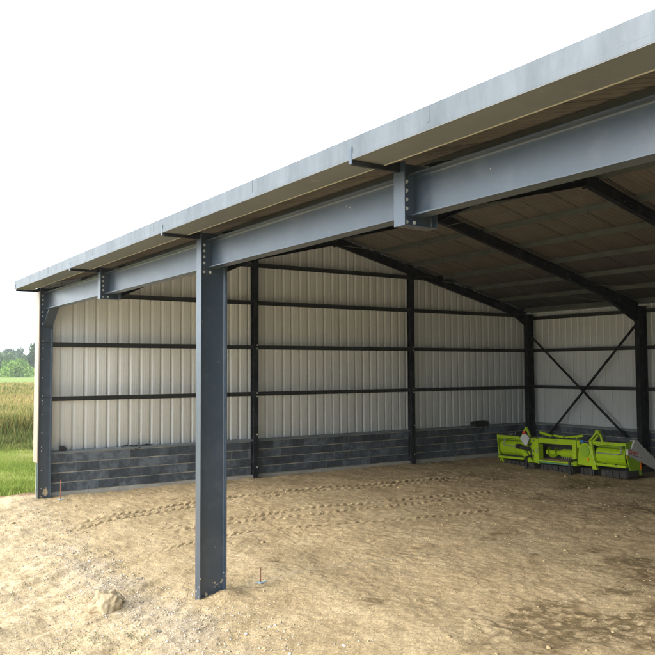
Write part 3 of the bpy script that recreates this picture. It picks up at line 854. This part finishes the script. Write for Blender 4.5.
# skids
def skid(u0, u1, y0, y1, z0, z1, n):
    s = MB(); s.box(u0, u1, y0, y1, z0, z1)
    st_ = (u1 - u0) / n
    for i in range(n):
        s.prism([(u0 + i * st_ + .02, z0 - .02), (u0 + (i + 1) * st_ - .03, z0 - .02), (u0 + (i + 1) * st_ - .05, z1 - .02), (u0 + i * st_ + .04, z1 - .01)], y0 - .035, y0 - .002, 'y')
        s.box(u0 + i * st_ + .06, u0 + (i + 1) * st_ - .08, y0 - .05, y0 - .036, z1 - .05, z1 - .025)
    part(s, 'skid', 'rubber', bevel=.01)
skid(0.30, 1.50, -0.02, 0.50, -0.02, 0.10, 6)
skid(4.33, 5.25, 0.0, 0.5, -0.05, 0.13, 4)
skid(2.05, 2.75, -.10, 0.4, -0.05, 0.09, 4)
skid(2.85, 3.40, -.15, 0.4, -0.07, 0.10, 3)
skid(3.62, 4.10, -.05, 0.4, -0.06, 0.12, 3)
# centre frame
mb = MB(); mb.box(1.60, 1.76, -.06, .10, .10, .93); mb.box(1.80, 1.96, -.10, .12, .10, .91); mb.box(1.757, 1.803, .0, .06, .12, .90); part(mb, 'centre_post', 'lime', bevel=.008)
mb = MB(); mb.box(3.36, 3.50, -.10, .12, .14, .93); part(mb, 'centre_post', 'lime', bevel=.008)
mb = MB(); mb.box(1.96, 3.36, -.08, .08, .76, .92); 
for u in (2.35, 2.88): mb.box(u, u + .02, -.086, .084, .755, .925)
part(mb, 'top_beam', 'lime', bevel=.008)
mb = MB(); mb.box(1.96, 3.36, -.12, .10, .19, .235); part(mb, 'sill_rail', 'lime', bevel=.004)
mb = MB(); mb.box(1.96, 3.36, -.14, -.05, .145, .188); part(mb, 'sill_strip', 'teal')
mb = MB()
mb.sweep([(-.03, -.035), (.03, -.035), (.03, .035), (-.03, .035)], (1.92, 0.05, 1.09), (2.42, 0.05, 0.99), (0, 0, 1))
mb.sweep([(-.03, -.035), (.03, -.035), (.03, .035), (-.03, .035)], (2.50, 0.05, 1.01), (2.90, 0.05, 0.985), (0, 0, 1))
mb.sweep([(-.03, -.035), (.03, -.035), (.03, .035), (-.03, .035)], (2.96, 0.05, 0.965), (3.66, 0.05, 1.06), (0, 0, 1))
for u in (2.0, 2.4, 2.55, 2.85, 3.05, 3.4): mb.box(u, u + .03, .03, .07, .90, 1.0)
part(mb, 'linkage_arm', 'lime', bevel=.006)
mb = MB(); mb.box(1.97, 3.35, .50, .54, .2, .78); mb.box(1.97, 3.35, .1, .5, .15, .20); part(mb, 'back_panel', 'rubber')
mb = MB(); mb.box(1.99, 3.33, .02, .40, .236, .27); part(mb, 'auger_bed', 'mudbed')
# auger
mb = MB(); mb.tube((2.02, .25, .46), (3.32, .25, .46), .075, n=16); mb.tube((2.70, .25, .46), (3.22, .25, .46), .135, n=18)
mb.tube((2.52, .25, .46), (2.70, .25, .46), .075, .135, n=18)
for side, (ua, ub) in enumerate(((2.02, 2.52), (3.22, 3.33))):
    n = 40; turns = 1.6 if side == 0 else .6
    vs = []; fs = []
    for i in range(n + 1):
        a = i / n * turns * 2 * math.pi * (1 if side == 0 else -1); u = ua + (ub - ua) * i / n
        for r in (.07, .165):
            vs += [(u - .004, .25 + r * math.cos(a), .46 + r * math.sin(a)), (u + .004, .25 + r * math.cos(a), .46 + r * math.sin(a))]
    for i in range(n):
        o_ = i * 4; fs += [(o_, o_ + 2, o_ + 6, o_ + 4), (o_ + 1, o_ + 5, o_ + 7, o_ + 3), (o_ + 2, o_ + 3, o_ + 7, o_ + 6)]
    mb.add(vs, fs)
aug = part(mb, 'auger', 'lime')
for row in range(2):
    for i in range(6):
        u = 2.72 + i * .09 + row * .04; a = R(-52 - 60 * row)
        f_ = MB(); f_.tube((u, .25 + .12 * -abs(math.cos(a)), .46 + .12 * math.sin(a)), (u, .25 - .24 * abs(math.cos(a)), .46 + .24 * math.sin(a)), .014, .010, 6)
        part(f_, 'auger_finger', 'grey', aug)
# left pivot: A-frame, white diamond plate with red lamp, ram, diagonal arm
mb = MB(); mb.sweep([(-.03, -.03), (.03, -.03), (.03, .03), (-.03, .03)], (1.08, .06, .86), (1.30, .06, 1.20), (0, 1, 0)); mb.sweep([(-.03, -.03), (.03, -.03), (.03, .03), (-.03, .03)], (1.32, .06, 1.20), (1.50, .06, .86), (0, 1, 0)); mb.box(1.27, 1.35, .02, .10, 1.16, 1.24)
mb.box(1.22, 1.60, .03, .13, .30, .90); part(mb, 'pivot_frame', 'lime', bevel=.006)
mb = MB(); mb.prism([(1.18, .86), (1.30, 1.0), (1.46, 1.02), (1.60, .90), (1.50, .70), (1.43, .63), (1.30, .72)], -.12, -.09, 'y'); part(mb, 'marker_plate', 'silver', bevel=.01)
mb = MB(); mb.tube((1.36, -.12, 1.06), (1.36, -.05, 1.06), .05, n=14); part(mb, 'lamp', 'red')
mb = MB(); mb.tube((0.95, -.06, .60), (1.55, -.02, .52), .062, n=14); mb.tube((1.0, -.065, .60), (1.12, -.06, .59), .085, n=14); part(mb, 'hydraulic_ram', 'black', smooth=False)
mb = MB(); mb.prism([(0.86, .62), (1.08, .64), (1.62, .20), (1.62, .06), (1.50, .06)], -.05, .02, 'y'); part(mb, 'folding_arm', 'lime', bevel=.008)
mb = MB(); mb.pipe([(1.64, -.08, .75), (1.60, -.12, .6), (1.66, -.12, .45), (1.63, -.09, .3), (1.68, -.10, .2)], .016); mb.pipe([(1.55, -.09, .7), (1.50, -.13, .5), (1.56, -.1, .3)], .014)
mb.pipe([(1.0, -.02, .93), (1.15, -.06, .90), (1.3, -.04, .95), (1.5, -.06, .88), (1.7, -.1, .93), (1.95, -.12, .9)], .013); part(mb, 'hose', 'black', smooth=True)
mb = MB(); mb.pipe([(.55, .02, .93), (.7, .0, .99), (.82, .02, .97), (.86, .02, 1.03)], .012); part(mb, 'cable', 'grey', smooth=True)
mb = MB()
for u, z in ((1.72, .80), (1.70, .48), (1.88, .45), (1.68, .30)): mb.box(u, u + .05, -.13, -.10, z, z + .06)
part(mb, 'latch', 'grey')
for i, (ua, ub, zz) in enumerate(((1.98, 3.36, .955), (2.3, 3.5, .935), (1.75, 2.6, .975))):
    mb = MB(); mb.pipe([(ua + (ub - ua) * k / 8, .0 - .012 * i + .012 * math.sin(k * 1.7 + i), zz + .018 * math.sin(k * 2.1 + i * 2)) for k in range(9)], .011, 6); part(mb, 'hose', 'black', smooth=True)
mb = MB(); mb.box(1.97, 3.35, -.085, -.075, .735, .757); part(mb, 'black_strip', 'black')  # thin black strip along the underside of the top beam
for u in (0.12, 0.45, 0.85, 4.35, 4.75, 5.05, 2.1, 2.65, 3.2):
    mb = MB(); mb.tube((u, -.012, .875), (u, .0, .875), .018, n=6); part(mb, 'bolt', 'grey')
for u0_, u1_ in ((.1, 1.1), (4.3, 5.12)):
    mb = MB(); mb.box(u0_, u1_, .0, .12, .225, .262); part(mb, 'gap_shade_strip', 'black')  # black strip added to darken the gap under the wing hood
# right pivot housing
mb = MB(); hp = [(3.50, .20)]
for i in range(10):
    a = R(180 - i * 20); hp.append((3.80 + .24 * math.cos(a), .60 + .26 * math.sin(a)))
hp += [(4.20, .22), (4.0, .18)]
mb.prism(hp, -.06, .08, 'y'); hs = part(mb, 'pivot_housing', 'lime', bevel=.012)
mb = MB(); mb.tube((3.82, -.061, .62), (3.82, -.09, .62), .17, n=28); part(mb, 'cover_disc', 'lime_dull', hs, bevel=.01)
mb = MB(); mb.tube((3.93, -.095, .39), (3.93, -.075, .39), .035, n=16); part(mb, 'reflector', 'orange', hs)
mb = MB(); mb.box(3.62, 3.74, -.04, .05, .86, .93); part(mb, 'hose_cap', 'bluehose')
mb = MB(); mb.box(3.50, 3.95, -.02, .08, .74, .80); mb.box(3.5, 3.6, -.05, .06, .70, .92); part(mb, 'bracket_arm', 'lime', bevel=.006)
mb = MB(); q = [(-.028, -.028), (.028, -.028), (.028, .028), (-.028, .028)]
mb.sweep(q, (3.93, .05, .93), (4.20, .05, 1.20), (0, 1, 0)); mb.sweep(q, (4.22, .05, 1.20), (4.34, .05, 1.10), (0, 1, 0)); mb.sweep(q, (4.33, .05, 1.09), (4.38, .05, .90), (0, 1, 0)); mb.sweep(q, (4.05, .05, .92), (4.24, .05, 1.10), (0, 1, 0)); mb.box(4.16, 4.28, .0, .10, 1.15, 1.24); part(mb, 'pivot_frame', 'lime', bevel=.006)
mb = MB(); mb.prism([(3.95, .95), (4.05, .93), (4.14, .25), (4.22, .10), (4.05, .10), (4.02, .4)], -.05, .04, 'y'); part(mb, 'folding_arm', 'lime', bevel=.006)
# stand legs, set forward of the frame
for u, z in ((1.66, .0), (3.44, -.04)):
    mb = MB(); mb.prism([(u + .01, .34), (u + .06, .34), (u + .075, .0), (u + .10, -.05 + z), (u - .02, -.05 + z), (u, .0)], -.40, -.34, 'y'); mb.sweep(q, (u + .035, -.36, .30), (u + .035, -.06, .34), (0, 0, 1)); mb.box(u - .04, u + .12, -.44, -.30, -.06 + z, -.04 + z)
    part(mb, 'stand_leg', 'black', bevel=.006)
mb = MB(); mb.prism([(1.58, -.02), (1.98, -.02), (1.92, .12), (1.62, .12)], -.30, -.02, 'y'); part(mb, 'stand_shoe', 'rubber', bevel=.01)
# crop divider at the far end, pointing at the wall
mb = MB(); mb.prism([(0.0, .60), (0.0, .76), (0.18, .76), (0.32, 1.0), (0.46, .99), (0.62, .83), (1.36, .30), (2.05, .06), (2.05, .0), (1.36, .04), (0.66, .33), (0.35, .45)], 5.236, 5.29, 'x')
dv = part(mb, 'crop_divider', 'silver', bevel=.008)
mb = MB(); mb.prism([(0.47, .98), (0.63, .82), (1.36, .29), (1.36, .22), (0.5, .80)], 5.0, 5.235, 'x'); part(mb, 'divider_cover', 'silver', dv, bevel=.008)
for i in range(7):
    y = .62 + i * .16; z = .90 - i * .118
    k = MB(); k.prism([(y, z - .04), (y + .05, z + .07), (y + .11, z + .04), (y + .13, z - .08)], 4.93, 5.10, 'x'); part(k, 'knife_finger', 'grey', dv)
mb = MB(); mb.box(4.0, 5.19, .56, .70, .25, .9); mb.box(0.05, 4.0, .56, .66, .12, .75); mb.box(0.1, 5.1, .66, 1.35, .02, .14); part(mb, 'cutter_bed', 'rubber')
mb = MB(); mb.sweep([(-.001, -.007), (.001, -.007), (.001, .007), (-.001, .007)], (5.291, .06, .615), (5.291, .58, .49), (0, 0, 1)); part(mb, 'stripe', 'rubber', dv)
# red lettering on the divider
def text_mesh(txt, size, mat, parent, loc, rot, name, ext=0.001):
    c = bpy.data.curves.new(name, 'FONT'); c.body = txt; c.size = size; c.extrude = ext; c.align_x = 'LEFT'; c.offset = 0.004
    to = bpy.data.objects.new('tmp', c); COL.objects.link(to)
    dg = bpy.context.evaluated_depsgraph_get(); me = bpy.data.meshes.new_from_object(to.evaluated_get(dg)); bpy.data.objects.remove(to)
    me.materials.clear(); me.materials.append(M[mat])
    o = bpy.data.objects.new(name, me); COL.objects.link(o); o.parent = parent; o.location = loc; o.rotation_euler = rot
    return o
tx = text_mesh('CLAAS', 0.13, 'red', dv, (5.293, 0.05, .655), (R(90), 0, R(90)), 'lettering')
tx.rotation_euler = (R(90), R(14), R(90))

# ================================================================== VEGETATION
CX, CY = CAM.x, CAM.y
def blades(name, mat, x, y, z, h, w, lean, tone, label, cat):
    n = len(x); a = RNG.uniform(0, 6.283, n); b = RNG.uniform(0, 6.283, n)
    dx, dy = np.cos(a) * w / 2, np.sin(a) * w / 2
    lx, ly = np.cos(b) * lean, np.sin(b) * lean
    o = np.stack([x, y, z], -1)
    lv = []
    for t, k in ((0, 1), (0.55, .8), (1, .12)):
        c = o + np.stack([lx * t * t, ly * t * t, h * t], -1)
        e = np.stack([dx * k, dy * k, np.zeros(n)], -1)
        lv += [c - e, c + e]
    V = np.stack(lv, 1).reshape(-1, 3)
    base = (np.arange(n) * 6)[:, None]
    F1 = base + np.array([0, 1, 3, 2]); F2 = base + np.array([2, 3, 5, 4])
    Fq = np.stack([F1, F2], 1).reshape(-1, 4)
    o_ = raw_mesh(name, V, Fq, mat, dict(tone=np.repeat(tone, 2)))
    return tag(o_, label, cat, kind='stuff')

def wedge(n, x0, x1, s0, s1, power=1.0):
    """random points seen from the yard between two distances west of the barn"""
    u = RNG.uniform(0, 1, n) ** power
    x = x0 + (x1 - x0) * u
    s = RNG.uniform(s0, s1, n)
    y = CY + s * (CX - x)
    return x, y
x, y = wedge(125000, -0.85, -12.0, 0.05, 0.33, 0.8)
ok = (x + (fbm(x * 1.3, y * 1.3, 71, 4) - .5) * .7 < -1.0 - RNG.uniform(-.1, .25, len(x))); x, y = x[ok], y[ok]
near_ = np.clip((-x - 1) / 11, 0, 1)
h = RNG.uniform(.05, .16, len(x)) * (1 + 1.2 * near_) * (0.6 + 0.9 * fbm(x * .8, y * .8, 5, 3))
tone = np.clip(fbm(x * .5, y * .5, 6, 3) * .9 + RNG.normal(0, .15, len(x)), 0, 1)
blades('grass', 'grass', x, y, ground_z(x, y) - .01, h, RNG.uniform(.010, .022, len(x)), h * RNG.uniform(.1, .7, len(x)), tone, 'bright green mown grass strip beside the barn end wall', 'grass')
# tall weeds and ripening crop beyond the grass
x, y = wedge(42000, -9.5, -19.0, 0.08, 0.33)
x += (fbm(x * .3, y * .3, 8, 3) - .5) * 4
h = RNG.uniform(.35, 1.35, len(x)) * (0.35 + 1.2 * fbm(x * .6, y * .6, 12, 3)) * (0.5 + 0.5 * np.clip((-x - 10) / 4, 0, 1))
tone = np.clip(RNG.normal(.22, .14, len(x)) + .25 * np.clip((-x - 13) / 6, 0, 1), 0, 1)
blades('tall_weeds', 'crop', x, y, np.full(len(x), -0.02), h, RNG.uniform(.02, .05, len(x)), h * RNG.uniform(.1, .5, len(x)), tone, 'tangled green and straw-coloured weeds at the edge of the field', 'weeds')
x, y = wedge(140000, -13.5, -105.0, 0.08, 0.33, 1.7)
d_ = CX - x
h = RNG.uniform(.8, 1.45, len(x)) * (0.8 + 0.35 * fbm(x * .25, y * .25, 14, 3))
tone = np.clip(RNG.normal(.52, .27, len(x)) + (fbm(x * .22, y * .4, 15, 3) - .5) * .9, 0, 1)
blades('crop_field', 'crop', x, y, np.zeros(len(x)), h, RNG.uniform(.03, .06, len(x)) * (0.7 + d_ / 45), h * RNG.uniform(.05, .45, len(x)), tone, 'ripening brown and green crop filling the field to the left', 'crop')
# thick undergrowth of the crop, as a rough mat of litter below the stalk tips
ux = np.linspace(-13, -108, 240); us = np.linspace(.06, .36, 96)
UX, US = np.meshgrid(ux, us, indexing='ij'); UY = CY + US * (CX - UX)
UZ = 0.25 + 0.50 * sst(-UX, 13, 20) + (fbm(UX * 1.5, UY * 1.5, 19, 4) - .5) * .5
UZ[0, :] = -.1; UZ[-1, :] = -.1
n1, n2 = UX.shape; ii = np.arange(n1 * n2).reshape(n1, n2)
Fq = np.stack([ii[:-1, :-1], ii[1:, :-1], ii[1:, 1:], ii[:-1, 1:]], -1).reshape(-1, 4)
cx_ = UX[:-1, :-1].ravel(); cy_ = UY[:-1, :-1].ravel()
tt = np.clip(.45 + (fbm(cx_ * .22, cy_ * .4, 15, 3) - .5) * .9 + RNG.normal(0, .12, len(cx_)), 0, 1)
o = raw_mesh('crop_litter', np.stack([UX, UY, UZ], -1).reshape(-1, 3), Fq, 'crop', dict(tone=tt))
tag(o, 'dense lower growth between the stalks of the ripening crop', 'crop', kind='stuff')
# small weed tufts in the yard
tx_, ty_, th_ = [], [], []
for cx, cy, n, r in ((10.05, -1.55, 70, .16), (10.0, -1.95, 40, .12), (10.3, -1.2, 40, .12), (9.75, -1.75, 25, .1), (10.2, -2.2, 20, .08)):
    tx_.append(RNG.normal(cx, r, n)); ty_.append(RNG.normal(cy, r * 1.4, n)); th_.append(RNG.uniform(.015, .045, n))
tx_, ty_, th_ = map(np.concatenate, (tx_, ty_, th_))
blades('weed_tufts', 'crop', tx_, ty_, ground_z(tx_, ty_) - .005, th_, RNG.uniform(.006, .012, len(tx_)), th_ * .7, np.clip(RNG.normal(.15, .15, len(tx_)), 0, 1), 'small sparse weeds sprouting from the sand below the pale stone', 'weeds')

# trees
def tree(name, base, height, width, mat, label, cat, leaf=0.55, n=2600, trunk=True, group=None, crown0=0.18, seed=0, flat=1.0):
    rg = np.random.default_rng(seed)
    e = empty(name, (base[0], base[1], 0)); tag(e, label, cat, group)
    nl = 9 + int(rg.integers(0, 6))
    cz0 = height * crown0
    lobes = []
    for i in range(nl):
        t = rg.uniform(0.15, 1); a = rg.uniform(0, 6.283)
        rr = width / 2 * math.sqrt(max(.05, 1 - (2 * t - 1) ** 2 * .8)) * rg.uniform(.2, .75)
        lobes.append((math.cos(a) * rr, math.sin(a) * rr, cz0 + (height - cz0) * (0.15 + .75 * t), width * rg.uniform(.16, .30)))
    lobes.append((0, 0, cz0 + (height - cz0) * .5, width * .32)); lobes.append((rg.normal(0, .08) * width, 0, height - width * .16, width * .17))
    mb = MB()
    top = height * .62
    mb.tube((0, 0, -.3), (0.1, 0, top * .5), height * .028, height * .018, 8); mb.tube((.1, 0, top * .5), (0, .1, top), height * .018, height * .006, 8)
    for lx, ly, lz, lr in lobes[:(8 if height > 8 else 3)]:
        z0 = min(lz * .6, top * .9); mb.tube((0.05, 0.05, z0), (lx * .85, ly * .85, lz), height * .010, height * .003, 5)
    mb.build('trunk', 'bark', e)
    L = np.array(lobes); w_ = L[:, 3] ** 2; idx = rg.choice(len(L), n, p=w_ / w_.sum())
    dvec = rg.normal(size=(n, 3)); dvec /= np.linalg.norm(dvec, axis=1)[:, None]
    rad = L[idx, 3] * (rg.uniform(0.35, 1.0, n) ** .5) * (1 + rg.normal(0, .13, n))
    P = L[idx, :3] + dvec * rad[:, None] * np.array([1, 1, .85 * flat])
    P[:, 2] = np.maximum(P[:, 2], cz0 * .5)
    s = leaf * rg.uniform(.5, 1.2, n)
    a1 = rg.normal(size=(n, 3)); a1 /= np.linalg.norm(a1, axis=1)[:, None]
    a2 = np.cross(a1, rg.normal(size=(n, 3))); a2 /= np.linalg.norm(a2, axis=1)[:, None]
    V = np.stack([P - a1 * s[:, None] * .5, P + a2 * s[:, None] * .35, P + a1 * s[:, None] * .5, P - a2 * s[:, None] * .35], 1).reshape(-1, 3)
    Fq = np.arange(4 * n).reshape(n, 4)
    lobet = rg.uniform(.2, .8, len(L))[idx]
    tn = np.clip(lobet + rg.normal(0, .16, n), 0, 1)
    raw_mesh('crown', V, Fq, mat, dict(tone=tn), parent=e)
    return e
def at(px, dist):
    """point west of the barn along a bearing; px is the bearing in the photo's columns"""
    v = RM @ Vector(((px - 327.5) / F_PX, 0, -1)); k = dist / math.hypot(v.x, v.y)
    return (CAM.x + v.x * k, CAM.y + v.y * k)
tree('bush', at(16, 340), 5.9, 13.5, 'leaf_bright', 'broad bright green bush at the far edge of the field', 'bush', leaf=.75, n=5200, crown0=-.25, seed=12)
tree('tree', at(36, 350), 14.6, 9.5, 'leaf_dark', 'tall dark tree nearest the barn corner beyond the field', 'tree', leaf=.8, n=4200, crown0=.05, seed=4)
tree('tree', at(27, 390), 9.6, 8, 'leaf_mid', 'mid green tree right behind the bright bush', 'tree', leaf=.8, n=3000, crown0=.05, seed=5)
tree('tree', at(3, 370), 8.5, 9, 'leaf_dark', 'low dark green tree at the left edge of the picture', 'tree', leaf=.8, n=3000, crown0=.05, seed=6)
tree('tree', at(10, 560), 17.2, 12, 'leaf_dark', 'left of two hazy round-topped trees standing above the wood', 'tree', leaf=1.1, n=3200, crown0=.2, seed=7)
tree('tree', at(19, 575), 17.6, 10, 'leaf_dark', 'right of two hazy round-topped trees standing above the wood', 'tree', leaf=1.1, n=3200, crown0=.2, seed=8)
# the far wood: one mass of crowns
rg = np.random.default_rng(5)
VV = []; TT = []
for i in range(150):
    px = rg.uniform(-90, 130); dist = rg.uniform(410, 620)
    bx, by = at(px, dist); hh = rg.uniform(9.5, 13) * (dist / 500) + 1.0; ww = rg.uniform(8, 13)
    n = 420
    dv_ = rg.normal(size=(n, 3)); dv_ /= np.linalg.norm(dv_, axis=1)[:, None]
    P = dv_ * np.array([ww / 2, ww / 2, hh * .5]) * rg.uniform(.75, 1.05, (n, 1)) + np.array([bx, by, hh * .5])
    P[:, 2] = np.abs(P[:, 2])
    s = rg.uniform(.9, 2.0, n)[:, None]
    a1 = rg.normal(size=(n, 3)); a1 /= np.linalg.norm(a1, axis=1)[:, None]
    a2 = np.cross(a1, rg.normal(size=(n, 3))); a2 /= np.linalg.norm(a2, axis=1)[:, None]
    VV.append(np.stack([P - a1 * s * .6, P + a2 * s * .4, P + a1 * s * .6, P - a2 * s * .4], 1).reshape(-1, 3))
    TT.append(np.clip(rg.uniform(.2, .8) + rg.normal(0, .15, n), 0, 1))
V = np.concatenate(VV); Fq = np.arange(len(V)).reshape(-1, 4)
o = raw_mesh('far_wood', V, Fq, 'leaf_mid', dict(tone=np.concatenate(TT)))
tag(o, 'hazy far-off wood along the horizon left of the barn', 'wood', kind='stuff')

# ================================================================== AIR
def haze():
    m = bpy.data.materials.new('haze'); m.use_nodes = True; nt = m.node_tree; nt.nodes.clear()
    out = nt.nodes.new('ShaderNodeOutputMaterial'); pv = nt.nodes.new('ShaderNodeVolumePrincipled')
    pv.inputs['Color'].default_value = (0.88, 0.93, 1.0, 1); pv.inputs['Density'].default_value = 0.0003
    pv.inputs['Anisotropy'].default_value = 0.2
    nt.links.new(pv.outputs[0], out.inputs['Volume'])
    M['haze'] = m
    mb = MB(); mb.box(-800, 120, -200, 420, -1.6, 26)
    o = mb.build('haze', 'haze'); tag(o, 'thin pale haze in the air over the fields', 'haze', kind='stuff')
HAZE = True
if HAZE: haze()

# ================================================================== LIGHT
SUN_EL, SUN_AZ = R(30), R(180)      # azimuth clockwise from +Y
w = bpy.data.worlds.new('World'); SC.world = w; w.use_nodes = True
nt = w.node_tree; nt.nodes.clear()
out = nt.nodes.new('ShaderNodeOutputWorld')
sky = nt.nodes.new('ShaderNodeTexSky'); sky.sky_type = 'NISHITA'; sky.sun_disc = False
sky.sun_elevation = SUN_EL; sky.sun_rotation = SUN_AZ; sky.air_density = 1.0; sky.dust_density = 2.0
b1 = nt.nodes.new('ShaderNodeBackground'); b1.inputs['Strength'].default_value = 0.10
nt.links.new(sky.outputs[0], b1.inputs['Color'])
tc = nt.nodes.new('ShaderNodeTexCoord'); nz = nt.nodes.new('ShaderNodeTexNoise'); nz.inputs['Scale'].default_value = 2.2; nz.inputs['Detail'].default_value = 5
nt.links.new(tc.outputs['Generated'], nz.inputs['Vector'])
cr = nt.nodes.new('ShaderNodeValToRGB'); cr.color_ramp.elements[0].color = (0.80, 0.90, 1.0, 1); cr.color_ramp.elements[0].position = .3
cr.color_ramp.elements[1].color = (0.88, 0.95, 1.0, 1); cr.color_ramp.elements[1].position = .7
nt.links.new(nz.outputs['Fac'], cr.inputs['Fac'])
b2 = nt.nodes.new('ShaderNodeBackground'); b2.inputs['Strength'].default_value = 1.2
nt.links.new(cr.outputs[0], b2.inputs['Color'])
ms = nt.nodes.new('ShaderNodeMixShader'); ms.inputs[0].default_value = 0.85
nt.links.new(b1.outputs[0], ms.inputs[1]); nt.links.new(b2.outputs[0], ms.inputs[2]); nt.links.new(ms.outputs[0], out.inputs['Surface'])
sd = bpy.data.lights.new('sun', 'SUN'); sd.energy = 2.4; sd.angle = R(45); sd.color = (1.0, 0.96, 0.90)
so = bpy.data.objects.new('sun', sd); COL.objects.link(so)
sv = Vector((math.sin(SUN_AZ) * math.cos(SUN_EL), math.cos(SUN_AZ) * math.cos(SUN_EL), math.sin(SUN_EL)))
so.rotation_euler = sv.to_track_quat('Z', 'Y').to_euler()

SC.view_settings.view_transform = 'Standard'
SC.view_settings.look = 'None'
SC.view_settings.exposure = 1.40
SC.view_settings.gamma = 1.0
SC.view_settings.use_curve_mapping = False
SC.render.engine = 'CYCLES'
SC.cycles.use_denoising = True
SC.cycles.max_bounces = 10
SC.cycles.diffuse_bounces = 6
SC.cycles.glossy_bounces = 4
SC.cycles.volume_bounces = 1
SC.cycles.sample_clamp_indirect = 6
